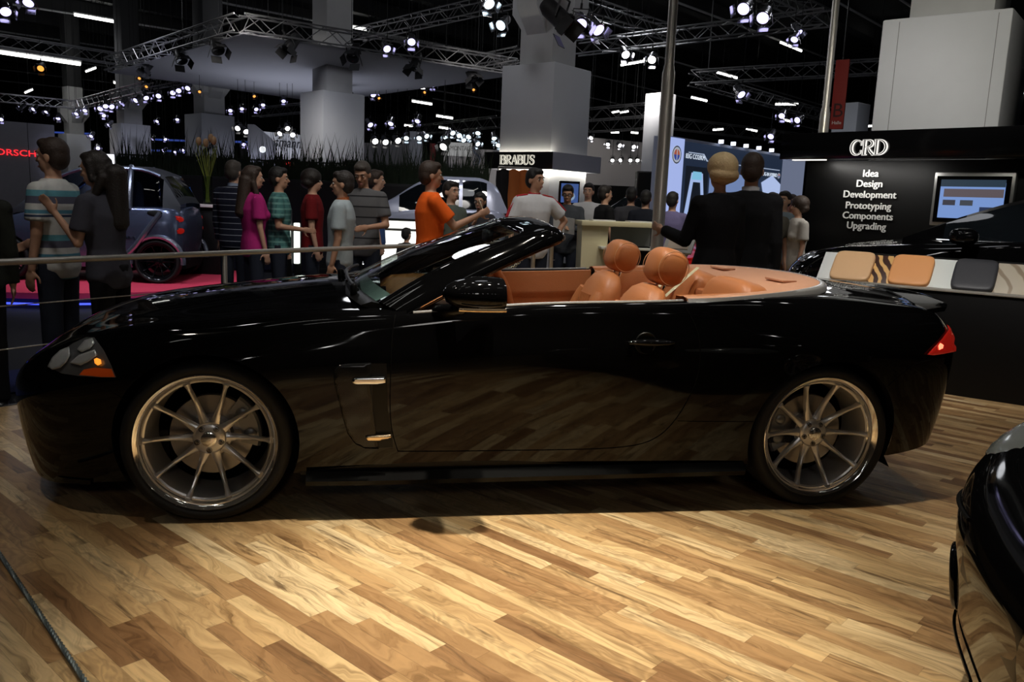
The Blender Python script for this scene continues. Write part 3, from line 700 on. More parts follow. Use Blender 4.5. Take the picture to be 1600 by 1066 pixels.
# ---------------------------------------------------------------- interior
mb = MB(); mb.box((1.75,0,.30), (2.1,1.5,.04)); mb.build('cabin_floor', M('black_carpet', (.01,.009,.008), .95), car)
mb = MB(); mb.rings([[(.62,y,.30),(.66,y,.90)] for y in (-.78,.78)], (0,0), False); mb.build('bulkhead', DARKPL, car)
def side_panel(u0, u1, sg, name, mat, prof, zf):
    """prof: list of (v, dz below the belt)"""
    rs = []
    for u in np.linspace(u0, u1, 24):
        zt = zf(u); k = min(1, float(np.interp(u, [2.05,2.25,2.5,2.62], [1,.985,.925,.88])))
        rs.append([(u, sg*v*k, zt+dz) for v, dz in prof])
    mb = MB(); mb.rings(rs, (0,0), False); return mb.build(name, mat, car, 50)
zb_ = lambda u: float(np.interp(u, [.8,1.3,1.8,2.2,2.6], [.900,.944,.964,.985,1.0]))
PD = [(.822,-.030),(.806,-.016),(.785,-.010),(.762,-.012),(.752,-.06),(.742,-.13),(.738,-.150),(.748,-.165),(.735,-.22),(.715,-.30),(.705,-.34),(.735,-.36),(.74,-.60)]
for sg, d in ((-1,doorL),(1,doorR)):
    p = side_panel(.84, 2.04, sg, 'door_trim', LEATHER, PD, zb_); p.parent = d
    PQ = [(.835,-.006),(.80,.006),(.70,.0),(.690,-.03),(.685,-.12),(.66,-.30),(.60,-.42),(.60,-.6)] if sg < 0 else [(.835,-.006),(.80,.010),(.72,.006),(.700,-.03),(.695,-.12),(.68,-.30),(.62,-.42),(.60,-.6)]
    q = side_panel(2.05, 2.62, sg, 'quarter_trim', LEATHER, PQ, zb_)
    mb = MB(); mb.lathe([(.014,.004),(.018,.010),(.028,.010),(.034,.0)], 24, TR(2.17, sg*.694, .90) @ RX(sg*PI/2)); mb.build('speaker_ring', M('brown_ring', (.28,.10,.04), .4), q)
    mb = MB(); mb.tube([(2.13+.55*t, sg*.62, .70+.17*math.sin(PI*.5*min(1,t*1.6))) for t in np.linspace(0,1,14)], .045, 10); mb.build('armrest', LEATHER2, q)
    mb = MB(); mb.tube([(float(np.interp(z,[.60,.684,.732,.824,.898,.937],[1.508,1.506,1.50,1.476,1.441,1.408]))+.022, sg*.722, z-(.09 if sg < 0 else 0)) for z in np.linspace(.95,.60,14)], .028, 12); mb.build('door_pull', LEATHER, d)
for sg, d in ((-1,doorL),(1,doorR)):
    mb = MB(); mb.tube([crown_pt(u, sg, -.022, -.010) for u in np.linspace(.84,2.03,40)], .012, 8); mb.build('window_seal', DARKPL, d)
# dashboard
rs = []
for u, z, c in [(.70,.86,0),(.80,.912,.02),(.95,.930,.03),(1.10,.925,.035),(1.19,.895,.03),(1.22,.83,.02),(1.20,.70,0),(1.10,.60,0)]:
    rs.append([(u+.05*(1-(y/.74)**2)*(u < 1) - .03*(y/.74)**2, y, z+c*(math.exp(-((y+.36)/.2)**2)-.25*(y/.74)**2)) for y in np.linspace(-.74,.74,25)])
mb = MB(); mb.rings(rs, (0,0), False); dash = mb.build('dashboard', DASHL, car, 50)
for y in (-.62,.62,-.06,.10):
    mb = MB(); mb.lathe([(.03,0),(.036,.006),(.042,0)], 24, TR(1.225,y,.83) @ RY(PI/2)); mb.build('air_vent', CHROME, dash)
mb = MB(); X = TR(1.22,-.37,.80) @ RY(-1.15); mb.lathe([(.185+.014*math.cos(a), .014*math.sin(a)) for a in np.linspace(0,2*PI,11)[:-1]], 40, X, loop=True)
mb.ell((0,0,.02), (.06,.06,.03), 18, 8, X)
for a in (0,PI,PI/2): mb.box((.11*math.cos(a), .11*math.sin(a), .01), (.13 if a != PI/2 else .03, .13 if a == PI/2 else .03, .012), X, bev=.004)
mb.build('steering_wheel', M('dark_wheel_leather', (.05,.02,.012), .4), car)
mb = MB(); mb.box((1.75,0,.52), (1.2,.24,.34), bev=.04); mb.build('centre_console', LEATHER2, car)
# front seats
def seat(y):
    t = mbk = MB(); rs = []
    for h, w, d, x in [(0,.22,.095,0),(.12,.24,.105,.01),(.25,.245,.10,.035),(.37,.24,.09,.06),(.45,.215,.075,.082),(.50,.16,.055,.098),(.525,.08,.025,.105)]:
        rs.append([(1.93+x+d*math.copysign(abs(math.cos(a))**.75, math.cos(a)), y+w*math.copysign(abs(math.sin(a))**.7, math.sin(a)), .47+h) for a in np.linspace(0,2*PI,29)[:-1]])
    mbk.rings(rs); b = mbk.build('seat_backrest', LEATHER, car, 60)
    for sg in (-1,1):
        mb = MB(); mb.tube([(1.86+.06*t+.03*t*t, y+sg*(.195-.03*t**3), .48+.40*t) for t in np.linspace(0,1,14)], [.02+.045*math.sin(PI*(.06+.88*t))**.6 for t in np.linspace(0,1,14)], 14); mb.build('side_bolster', LEATHER, b)
    mb = MB()
    for k in range(5): mb.tube([(1.845+.075*t, y-.08+.04*k, .56+.30*t) for t in np.linspace(0,1,8)], .021, 8)
    mb.build('ribbed_insert', LEATHER, b)
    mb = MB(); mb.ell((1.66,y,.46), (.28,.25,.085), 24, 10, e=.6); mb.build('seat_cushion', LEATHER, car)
    mb = MB(); mb.ell((2.112,y,1.083), (.085,.132,.094), 28, 18, TR(2.112,y,1.083) @ RY(.28) @ TR(-2.112,-y,-1.083), e=.72, e2=.62); hd = mb.build('headrest', LEATHER, car, 80)
    for s in (-1,1):
        mb = MB()
        pts = [TR(2.112,y,1.083) @ RY(.28) @ Vector((.0+.076*math.cos(a), s*.118, .083*math.sin(a))) for a in np.linspace(0,2*PI,33)[:-1]]
        mb.tube(pts, .0022, 5, loop=True); mb.build('stitching', M('seam_thread', (.75,.42,.22), .6), hd)
    for s in (-.055,.055):
        mb = MB(); mb.caps((2.105,y+s,1.02), (2.075,y+s,.93), .008); mb.build('headrest_post', CHROME, hd)
for y in (-.37,.37): seat(y)
# rear seats, belts
for sg in (-1,1):
    mb = MB(); mb.ell((2.50,sg*.31,.83), (.10,.27,.20), 26, 14, TR(2.50,0,.83) @ RY(.25) @ TR(-2.50,0,-.83), e=.5, e2=.45); r = mb.build('rear_seat_back', LEATHER, car, 70)
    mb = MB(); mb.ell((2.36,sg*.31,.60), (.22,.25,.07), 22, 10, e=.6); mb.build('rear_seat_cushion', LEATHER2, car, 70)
    BELT = M('cream_seat_belt', (.72,.66,.42), .6)
    for dy in ((-.06,.10) if sg > 0 else ()):
        mb = MB(); pts = [(2.46-.16*t, sg*.14+dy*1.3+.05*t, 1.05-.17*t) for t in np.linspace(0,1,6)]
        mb.rings([[(a,b-.022,c),(a,b+.022,c),(a+.002,b+.022,c+.003),(a+.002,b-.022,c+.003)] for a,b,c in pts]); mb.build('seat_belt', BELT, car)
mb = MB(); mb.rings([[(u,sg*.50,z-.012),(u,sg*.54,z-.012),(u+.003,sg*.54,z),(u+.003,sg*.50,z)] for sg in (1,) for u,z in [(2.06,.98),(2.02,.93),(1.97,.86)]]); mb.build('seat_belt', M('cream_seat_belt'), car)
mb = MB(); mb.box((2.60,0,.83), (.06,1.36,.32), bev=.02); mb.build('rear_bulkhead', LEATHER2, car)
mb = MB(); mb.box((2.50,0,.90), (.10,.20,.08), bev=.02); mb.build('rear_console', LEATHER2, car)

# ---------------------------------------------------------------- visitors
def remesh(mb, name, vox, smooth=5):
    me = mb.mesh('tmp_'+name, M('tmp'), 0)
    bm = bmesh.new(); bm.from_mesh(me); bmesh.ops.recalc_face_normals(bm, faces=bm.faces[:]); bm.to_mesh(me); bm.free()
    o = bpy.data.objects.new('tmp', me); COL.objects.link(o)
    r = o.modifiers.new('r','REMESH'); r.mode = 'VOXEL'; r.voxel_size = vox; r.use_smooth_shade = True
    s = o.modifiers.new('s','SMOOTH'); s.factor = .5; s.iterations = smooth
    dg = bpy.context.evaluated_depsgraph_get(); dg.update()
    out = bpy.data.meshes.new_from_object(o.evaluated_get(dg)); out.name = name
    bpy.data.objects.remove(o); bpy.data.meshes.remove(me); out.materials.clear(); return out
def joined(me, extra, mats):
    """append loose detail (eyes, lips, brows) to the body mesh; extra carries its own material indices"""
    v = [q.co[:] for q in me.vertices]; f = [list(p.vertices) for p in me.polygons]; n = len(v); k = [0]*len(f)
    v += extra.v; f += [[i+n for i in p] for p in extra.f]; k += extra.m
    m2 = bpy.data.meshes.new(me.name); m2.from_pydata(v, [], f); m2.update(); bpy.data.meshes.remove(me)
    for m in mats: m2.materials.append(m)
    m2.polygons.foreach_set('material_index', k); m2.polygons.foreach_set('use_smooth', [True]*len(f)); m2.update(); return m2
SKIN = {k: M('skin_'+k, c, .55, spec=.3) for k, c in dict(light=(.58,.34,.23), tan=(.50,.28,.18), pale=(.66,.43,.32)).items()}
HAIR = {k: M('hair_'+k, c, .6, bump=(90,.5)) for k, c in dict(black=(.008,.007,.006), brown=(.035,.02,.012), dark=(.016,.011,.008), blond=(.68,.50,.26), grey=(.055,.045,.036)).items()}
EYEW = M('eye_white', (.7,.68,.65), .3); EYED = M('eye_dark', (.02,.012,.008), .2); LIPS = M('lips', (.36,.13,.10), .5)
def cloth(name, col=(.5,.5,.5), rough=.85, fn=None):
    if name in MATS: return MATS[name]
    m = M(name, col, rough, spec=.2, bump=(35,.25))
    if fn: g = NG(m); g.l.new(fn(g), g.b.inputs['Base Color'])
    return m
def stripes(bands, period, axis=2, base=(.5,.5,.5), off=0.):
    def fn(g):
        X = g.sep(); f = g.math('FRACT', g.math('ADD', g.math('DIVIDE', X[axis], period), off+20.)); c = g.ramp(f, [(p, c) for p, c in bands], 'CONSTANT'); return c
    return fn
def checks(a, b, c, s):
    def fn(g):
        X = g.sep(); f1 = g.math('LESS_THAN', g.math('FRACT', g.math('ADD', g.math('DIVIDE', g.math('ADD', X[0], X[1]), s), 9.)), .35)
        f2 = g.math('LESS_THAN', g.math('FRACT', g.math('ADD', g.math('DIVIDE', X[2], s), 9.)), .35)
        return g.mix(f2, g.mix(f1, a, b), c)
    return fn
JEANS = cloth('dark_jeans', (.018,.022,.035)); BLACKT = cloth('black_trousers', (.006,.006,.007)); SHOE = M('black_shoe', (.008,.008,.008), .4); BROWNT = cloth('brown_trousers', (.06,.045,.03))
def person(label, pos, face, h=1.75, skin='light', hair=('short','dark'), top=None, sleeve='short', bottom=None, L=None, R=None, head=0., lean=0.,
           female=False, vox=.012, collar=None, open_hand=True, tie=None, stride=0., z0=-.1, tilt=0., cuff=None, hem=.86, group=None, child=False, glasses=False, stripe=None):
    """local frame: +Y is where the person faces, +X the right hand; angles in degrees, face 0 = world +X"""
    k = h/1.78; sw = (.90 if female else 1.)*(.94 if child else 1); hs = 1.15 if child else 1.
    t = thing('person', label, 'person', (pos[0],pos[1],z0), math.radians(face-90), group); t.scale = (k,k,k)
    def LX(p): return Vector((p[0], p[1]+lean*max(0,p[2]-.9), p[2]))
    HX = TR(*LX((0,.0,1.53))) @ RZ(math.radians(head)) @ RX(math.radians(-tilt)) @ Matrix.Scale(hs,4) @ TR(0,0,-1.53)
    rings = [(.82,.12,.095),(.90,.162 if not female else .172,.115),(1.0,.155,.108),(1.10,.145 if not female else .128,.102 if not female else .092),(1.22,.160*sw,.112),(1.33,.176*sw,.12 if not female else .125),(1.42,.17*sw,.098),(1.475,.115*sw,.075),(1.51,.058,.055)]
    def torso(mb, inf, zmin=0, zmax=9, n=20):
        rs = []
        for z, rx, ry in rings:
            if z < zmin or z > zmax: continue
            rs.append([LX(((rx+inf)*math.copysign(abs(math.cos(a))**.85, math.cos(a)), (ry+inf)*math.copysign(abs(math.sin(a))**.9, math.sin(a)), z)) for a in np.linspace(0,2*PI,n+1)[:-1]])
        mb.rings(rs)
        if female: 
            for s in (-1,1): mb.ell(LX((s*.075,.095,1.27)), (.065+inf*.5,.05+inf,.065), 12, 8)
    joints = {}
    for side, sp in ((-1,L),(1,R)):
        ua, fa = (sp[0], sp[1]) if sp else ((side*.12,.02,-1),(side*.02,.22,-1))
        sh = LX((side*.178*sw,0,1.425)); ua = Vector(ua).normalized(); fa = Vector(fa).normalized()
        el = sh+ua*.285; wr = el+fa*.25; joints[side] = (sh, el, wr, fa, sp[2] if sp and len(sp) > 2 else 'relaxed')
    legs = {}
    for side in (-1,1):
        hp = Vector((side*.09,0,.90)); st = stride*side; kn = Vector((side*.095,.10*abs(st)+st*.16,.49)); an = Vector((side*.10,st*.28,.085+.02*abs(st)))
        legs[side] = (hp, kn, an)
    mb = MB(); torso(mb, 0)
    for s, (sh, el, wr, fa, grip) in joints.items():
        mb.caps(LX((s*.05,0,1.44)), sh, .05, .056); mb.caps(sh, el, .053*(.85 if female else 1), .040*(.87 if female else 1)); mb.caps(el, wr, .040*(.87 if female else 1), .027*(.9 if female else 1))
        # hand: palm, four fingers of unequal length, thumb
        up = Vector((0,1,0)) if abs(fa.y) < .7 else Vector((0,0,1)); side_ = fa.cross(up).normalized(); pn = side_.cross(fa).normalized()
        q = wr+fa*.045; X = Matrix((pn, fa, side_)).transposed().to_4x4(); X.translation = q
        mb.ell((0,0,0), (.039,.050,.018), 12, 8, X); cu = .9 if grip == 'grip' else .35
        for i, (off, ln) in enumerate(((-.029,.062),(-.010,.072),(.010,.068),(.028,.052))):
            b = X @ Vector((off,.040,0)); m_ = b+(fa*math.cos(cu*.6)+side_*math.sin(cu*.6)*(-s)).normalized()*ln*.55
            e = m_+(fa*math.cos(cu*1.5)+side_*math.sin(cu*1.5)*(-s)).normalized()*ln*.5; mb.caps(b, m_, .0092, .0085, 8); mb.caps(m_, e, .0085, .0075, 8)
        tb = X @ Vector((-.034,-.015,0)); tm = tb+(fa*.6-pn*.75).normalized()*.036; mb.caps(tb, tm, .0115, .0095, 8); mb.caps(tm, tm+(fa*.9-pn*.3).normalized()*.03, .0095, .008, 8)
    for s, (hp, kn, an) in legs.items():
        mb.caps(hp, kn, .085, .056); mb.caps(kn, an, .055, .038); mb.caps(an+Vector((0,-.03,-.045)), an+Vector((s*.01,.13,-.055)), .035, .028)
    mb.caps(LX((0,-.005,1.47)), HX @ Vector((0,.005,1.60)), .056 if not female else .047)
    mb.ell((0,-.005,1.685), (.076,.096,.095), 18, 12, HX); mb.ell((0,.028,1.612), (.056,.066,.074), 16, 10, HX)
    mb.ell((0,.052,1.575), (.032,.038,.028), 12, 8, HX); mb.caps((0,.088,1.668), (0,.112,1.632), .010, .0145, 8, HX); mb.ell((0,.080,1.688), (.055,.018,.014), 12, 6, HX)
    for s in (-1,1): mb.ell((s*.076,-.008,1.645), (.011,.022,.033), 8, 8, HX); mb.ell((s*.036,.066,1.632), (.022,.022,.018), 8, 6, HX)
    me = remesh(mb, 'body', vox, 4)
    ex = MB(); ex.k = 1
    for s in (-1,1): ex.ell((s*.032,.083,1.663), (.0145,.010,.0085), 10, 6, HX)
    ex.k = 2
    for s in (-1,1): ex.ell((s*.032,.092,1.663), (.0062,.003,.0062), 8, 5, HX)
    ex.k = 3; ex.ell((0,.092,1.588), (.024,.010,.0085), 12, 6, HX); ex.k = 4
    for s in (-1,1): ex.tube([HX @ Vector((s*a, .096-.0035*j, z)) for j, (a, z) in enumerate(((.014,1.684),(.032,1.690),(.050,1.683)))], .0045, 6)
    hm = HAIR[hair[1]]; link('body', joined(me, ex, [SKIN[skin], EYEW, EYED, LIPS, hm]), t)
    # hair
    hb = MB(); st = hair[0]
    if st != 'bald':
        hb.ell((0,-.018,1.700), (.086,.098,.094), 18, 12, HX); hb.ell((0,-.045,1.655), (.081,.070,.090), 16, 10, HX)
        if st == 'short': hb.ell((0,.045,1.745), (.066,.05,.038), 14, 8, HX)
        if st in ('bob','long'):
            for s in (-1,1): hb.caps((s*.070,-.005,1.70), (s*.074,-.012,1.585 if st == 'long' else 1.63), .034, .026, 10, HX)
            hb.ell((0,.030,1.752), (.07,.06,.034), 14, 8, HX); hb.caps((0,-.06,1.68), (0,-.07,1.575 if st == 'long' else 1.63), .076, .058, 14, HX)
        if st == 'bob': hb.ell((0,-.015,1.705), (.112,.122,.104), 18, 12, HX); hb.ell((0,-.045,1.640), (.116,.088,.066), 16, 10, HX)
        if st == 'long':
            hb.caps((0,-.075,1.62), LX((0,-.125,1.30)), .082, .075, 14)
            for s in (-1,1): hb.caps((s*.075,-.02,1.60), LX((s*.11,.045,1.32)), .036, .03, 10)
        if st == 'bun': hb.ell((0,-.12,1.70), (.045,.04,.045), 12, 8, HX); hb.ell((0,.035,1.745), (.066,.05,.036), 14, 8, HX)
        hme = remesh(hb, 'hair', max(vox,.010), 2); hme.materials.append(hm); link('hair', hme, t)
    # clothes
    cm = MB(); torso(cm, .016, 0 if hem < .9 else .9); lo = {'short':.62,'long':1.0,'none':0}[sleeve]
    if hem < .86: cm.rings([[((.175+.02)*math.cos(a), (.125+.015)*math.sin(a), z) for a in np.linspace(0,2*PI,21)[:-1]] for z in (hem,.86,.95)])
    for s, (sh, el, wr, fa, g_) in joints.items():
        if sleeve == 'none': continue
        cm.caps(LX((s*.05,0,1.445)), sh, .064, .070)
        if sleeve == 'short': cm.tube([sh, sh+(el-sh)*.35, sh+(el-sh)*.72], [.070,.073,.078], 12)
        else: cm.caps(sh, el, .069, .055); cm.tube([el, el+(wr-el)*.5, wr-(wr-el)*.04], [.055,.050,.046], 12)
    cme = remesh(cm, 'top', max(vox,.013), 4); cme.materials.append(top); ct = link('top', cme, t)
    if collar is not None:
        mb = MB(); rs = []
        for z, r in ((1.475,.075),(1.515,.064),(1.53,.066)): rs.append([LX((r*math.cos(a), r*.95*math.sin(a)-.002, z-.012*math.sin(a))) for a in np.linspace(0,2*PI,21)[:-1]])
        mb.rings(rs); mb.build('collar', collar, ct, 60)
    if stripe is not None:
        for s, (sh, el, wr, fa, g_) in joints.items():
            for dy in (-.022,.022):
                mb = MB(); o_ = (el-sh).normalized(); n_ = Vector((s,0,.25)); n_ = (n_-o_*n_.dot(o_)).normalized(); d_ = Vector((0,dy,0))
                mb.tube([LX((s*.085,dy,1.503)), sh*.5+LX((s*.05,0,1.445))*.5+Vector((0,dy,.066)), sh+Vector((s*.02,dy,.060)), sh+(el-sh)*.35+n_*.072+d_, sh+(el-sh)*.70+n_*.077+d_], .008, 8); mb.build('shoulder_stripe', stripe, ct)
    bm_ = MB(); rs = [(z, rx, ry) for z, rx, ry in rings if z < 1.02]
    bm_.rings([[((rx+.010)*math.cos(a), (ry+.012)*math.sin(a), z) for a in np.linspace(0,2*PI,19)[:-1]] for z, rx, ry in rs])
    for s, (hp, kn, an) in legs.items(): bm_.caps(hp, kn, .098, .074); bm_.tube([kn, kn+(an-kn)*.5, an+Vector((0,0,-.01))], [.073,.066,.068], 12)
    bme = remesh(bm_, 'trousers', max(vox,.014), 4); bme.materials.append(bottom or JEANS); link('trousers', bme, t)
    for s, (hp, kn, an) in legs.items():
        mb = MB(); mb.caps(an+Vector((0,-.045,-.048)), an+Vector((s*.012,.15,-.052)), .046, .036, 12); mb.ell(an+Vector((0,0,-.02)), (.046,.055,.05), 12, 8)
        mb.box(an+Vector((s*.006,.05,-.079)), (.085,.27,.014), bev=.006); so = mb.build('shoe', SHOE, t, 60)
    if glasses:
        mb = MB()
        for s in (-1,1): mb.tube([HX @ Vector((s*.034+.024*math.cos(a), .105, 1.662+.018*math.sin(a))) for a in np.linspace(0,2*PI,15)[:-1]], .003, 5, loop=True); mb.caps((s*.058,.102,1.668), (s*.078,.0,1.665), .003, n=5, X=HX)
        mb.caps((-.010,.106,1.665), (.010,.106,1.665), .003, n=5, X=HX); mb.build('glasses', DARKPL, t)
    return t, {s: t.matrix_basis @ (j[2]+j[3]*.07) for s, j in joints.items()}
def at(px, d): p = atd(px, 330, d); return (p[0], p[1])
WHITE_T = cloth('white_cotton', (.62,.62,.63)); GREYT = cloth('grey_cotton', (.24,.26,.27))
STRIPE = cloth('blue_striped_white_cotton', (.6,.6,.58), fn=stripes([(0,(.60,.60,.57)),(.22,(.03,.05,.10)),(.27,(.55,.55,.53)),(.30,(.10,.28,.38)),(.38,(.60,.60,.57)),(.52,(.10,.10,.14)),(.68,(.12,.34,.40)),(.82,(.60,.60,.57))], .30, off=.05))
NAVY = cloth('navy_pinstripe_knit', (.012,.014,.03), fn=stripes([(0,(.010,.012,.026)),(.9,(.30,.32,.38))], .065))
PLAID = cloth('green_checked_cotton', (.1,.25,.22), fn=checks((.07,.20,.19),(.045,.13,.13),(.16,.34,.30),.06))
POLO = cloth('grey_striped_polo', (.10,.10,.105), fn=stripes([(0,(.115,.115,.118)),(.86,(.02,.02,.022))], .105, off=.3))
FOLK = [
 dict(label='man in a white tee with blue and grey stripes, in profile at left', pos=at(86,5.75), face=176, h=1.77, skin='tan', hair=('short','brown'), top=STRIPE, L=((-.10,.02,-1),(-.02,.18,-1)), R=((.15,.3,-1),(.0,.8,-.35)), vox=.009, bottom=JEANS),
 dict(label='dark-haired woman in grey resting a hand on the back of the striped man', pos=at(168,5.62), face=172, h=1.69, skin='tan', hair=('long','dark'), top=cloth('charcoal_cotton',(.055,.055,.07)), female=True, L=((-.16,.15,-1),(-.02,.62,.78)), lean=.10, tilt=8, vox=.009, bottom=BLACKT),
 dict(label='person in a dark jacket cut off by the left edge of the picture', pos=at(-45,5.15), face=120, h=1.62, hair=('short','dark'), top=cloth('dark_green_jacket',(.02,.022,.018)), sleeve='long', bottom=BLACKT, vox=.011),
 dict(label='man in a navy jumper with thin pale stripes and a light collar', pos=at(366,9.3), face=80, h=1.79, hair=('short','grey'), top=NAVY, sleeve='long', collar=cloth('pale_blue_collar',(.30,.36,.48))),
 dict(label='woman with long streaked brown hair in a magenta top', pos=at(396,8.6), face=35, h=1.72, hair=('long','brown'), top=cloth('magenta_cotton',(.42,.02,.17)), female=True, head=-8, L=((-.2,.0,-1),(-.05,.1,-1)), vox=.010),
 dict(label='man in a green checked shirt looking right', pos=at(436,9.0), face=10, h=1.73, skin='tan', hair=('short','black'), top=PLAID, R=((.1,.05,-1),(0,1,-.1)), vox=.010),
 dict(label='long-haired person in a dark red top, half behind the man in the pale grey tee', pos=at(488,9.3), face=10, h=1.72, hair=('bob','dark'), top=cloth('dark_red_cotton',(.16,.008,.01))),
 dict(label='man in a pale grey tee striding to the left behind the rail', pos=at(531,7.65), face=183, h=1.68, skin='tan', hair=('short','dark'), top=cloth('pale_grey_cotton',(.36,.42,.44)), collar=cloth('orange_collar',(.45,.14,.05)), lean=-.04, stride=.6, R=((.12,-.2,-1),(0,.2,-1)), vox=.010),
 dict(label='man in a dark grey striped polo shirt looking down', pos=at(568,8.7), face=262, h=1.82, skin='tan', hair=('short','grey'), top=POLO, tilt=22, L=((-.25,.1,-1),(.5,.9,-.1)), R=((.25,.1,-1),(-.5,.9,-.1)), vox=.010),
 dict(label='brown-haired man in profile behind the man in the striped polo shirt', pos=at(587,10.3), face=8, h=1.78, hair=('short','brown'), top=cloth('blue_cotton',(.05,.10,.26))),
 dict(label='man in an orange tee pointing with a raised forearm', pos=at(672,7.7), face=18, h=1.80, skin='tan', hair=('short','brown'), top=cloth('orange_cotton',(.88,.13,.012)), R=((.05,.62,-.72),(-.05,.85,.42),'grip'), L=((-.1,.2,-1),(0,.6,-.6)), vox=.009),
 dict(label='man in a grey-green shirt directly behind the man in orange', pos=at(704,9.1), face=320, h=1.66, hair=('short','dark'), top=cloth('grey_green_cotton',(.10,.12,.10))),
 dict(label='woman in glasses holding a hand to her mouth', pos=at(750,10.2), face=255, h=1.56, skin='tan', hair=('bun','black'), top=cloth('dark_grey_knit',(.03,.03,.035)), female=True, sleeve='long', glasses=True, R=((.1,.3,-1),(-.75,.35,1)), tilt=8),
 dict(label='small dark-haired child standing before the bright white panel', pos=at(636,10.55), face=60, h=1.06, hair=('short','black'), top=cloth('dark_child_cotton',(.03,.03,.035)), child=True),
 dict(label='man in a white football shirt with red shoulder stripes', pos=at(834,9.3), face=290, h=1.84, skin='tan', hair=('short','black'), top=WHITE_T, head=30, stripe=cloth('red_trim',(.50,.03,.04)), collar=cloth('red_trim'), L=((-.75,-.15,-.7),(.55,.25,-.8)), R=((.3,0,-1),(0,.3,-1)), vox=.010),
 dict(label='black-haired man in a dark shirt reading a white brochure', pos=at(886,11.35), face=262, h=1.72, skin='tan', hair=('short','black'), top=cloth('dark_slate_cotton',(.045,.05,.06)), sleeve='long', L=((-.2,.3,-1),(.45,.85,.1),'grip'), R=((.2,.3,-1),(-.45,.85,.1),'grip'), tilt=14, glasses=True, vox=.010),
 dict(label='man in a white tee behind the brochure reader', pos=at(918,12.5), face=255, h=1.78, hair=('short','black'), top=WHITE_T),
 dict(label='man in a black tee turned away toward the right', pos=at(944,11.75), face=20, h=1.74, hair=('short','dark'), top=cloth('black_cotton',(.008,.008,.009))),
 dict(label='man seen from behind in a dark grey top, left of the steel mast', pos=at(985,12.2), face=85, h=1.74, hair=('short','black'), top=cloth('slate_cotton',(.05,.05,.058))),
 dict(label='dark-clad person mostly hidden by the tall steel mast', pos=at(1008,11.9), face=75, h=1.70, hair=('short','black'), top=cloth('navy_cotton',(.012,.014,.022))),
 dict(label='person in a lilac hooded top beside the red car', pos=at(1050,11.25), face=60, h=1.68, hair=('short','black'), top=cloth('lilac_hoodie',(.17,.15,.30)), sleeve='long'),
 dict(label='blond woman in a black suit jacket seen from behind', pos=at(1122,6.1), face=108, h=1.76, hair=('bob','blond'), top=cloth('black_suit_wool',(.006,.006,.007)), sleeve='long', bottom=BLACKT, female=True, L=((-.22,.25,-1),(-.25,.9,.25)), hem=.72, z0=0, vox=.009),
 dict(label='man in a black suit with white collar, beside the blond woman', pos=at(1170,6.35), face=72, h=1.80, hair=('short','brown'), top=cloth('black_suit_wool2',(.007,.007,.008)), sleeve='long', bottom=BLACKT, hem=.70, z0=0, collar=WHITE_T, vox=.009),
 dict(label='man in a dark khaki tee beside the black wall', pos=at(1206,10.2), face=280, h=1.70, hair=('short','dark'), top=cloth('khaki_cotton',(.04,.035,.025))),
 dict(label='man in a pale blue polo shirt beside the black wall', pos=at(1224,10.9), face=230, h=1.74, hair=('short','dark'), top=cloth('pale_blue_polo',(.24,.30,.34))),
 dict(label='brown-haired person behind the man in the pale blue polo shirt', pos=at(1236,11.8), face=250, h=1.72, hair=('short','brown'), top=cloth('tan_cotton',(.20,.15,.10))),
 dict(label='woman in a cream top at the edge of the black wall', pos=at(1248,10.2), face=190, h=1.66, hair=('bob','brown'), top=cloth('cream_cotton',(.50,.47,.42)), female=True),
]
HANDS = {}
for f in FOLK:
    t, hd = person(**f); HANDS[f['label']] = hd
# visitors up on the terrace behind the reeds
for px, d, fc, hr, lab in ((460,17.2,260,('short','black'),'man standing behind the reeds near the slanted silver panel'),(545,17.2,200,('short','dark'),'dark-haired person behind the reeds under the broad white pillar'),(556,17.8,30,('bob','brown'),'brown-haired person just right of the dark-haired one behind the reeds'),
      (575,18.2,120,('short','black'),'person in black half turned away behind the reeds'),(613,18.4,190,('short','dark'),'person in teal sitting low behind the reeds'),(422,18.6,240,('short','dark'),'dim figure behind the reeds below the slanted silver panel')):
    person(lab, at(px,d), fc, 1.66, hair=hr, top=cloth('terrace_top_%d' % px, (.05,.10,.11) if px == 613 else (.02,.022,.022)), vox=.016, z0=.40)

# ---------------------------------------------------------------- the stand: railing, stanchions, cable
STEEL2 = M('satin_steel', (.55,.52,.46), .32, .65)
def railing(label, pts, zt, post_t, wires=(), zbase=-.1, r=.021):
    a, b = Vector((pts[0][0],pts[0][1],0)), Vector((pts[1][0],pts[1][1],0)); t = thing('railing', label, 'railing', (a+b)/2); o = -(a+b)/2
    mb = MB(); mb.tube([a+o+Vector((0,0,zt)), b+o+Vector((0,0,zt))], r, 14); mb.build('handrail', STEEL2, t)
    for k in post_t:
        p = a.lerp(b, k)+o; mb = MB(); mb.caps(p+Vector((0,0,zbase+.01)), p+Vector((0,0,zt-.01)), .019, n=12); mb.lathe([(.001,.012),(.045,.010),(.05,0),(.001,0)], 18, TR(p.x,p.y,zbase)); mb.build('post', STEEL2, t)
    for z in wires:
        mb = MB(); mb.tube([a+o+Vector((0,0,z)), b+o+Vector((0,0,z))], .004, 6); mb.build('wire', STEEL2, t)
    return t
ra, rb_ = atz(-40,411.6,.9), atz(868,375.0,.9)
def tpar(px):                                              # where along the rail a photo column falls
    best = min((abs((lambda q: 800+F*q[0]/q[2])(RC @ np.array([p[0], CAMH-p[2], p[1]]))-px), k) for k in np.linspace(0,1,400) for p in (ra+(rb_-ra)*k,)); return best[1]
railing('long satin steel railing running back along the left edge of the wood floor', (ra,rb_), .9, [tpar(352), .93], (.64,.38))
r2a, r2b = atd(1168,372.5,10.6), atd(1240,371.5,10.3)
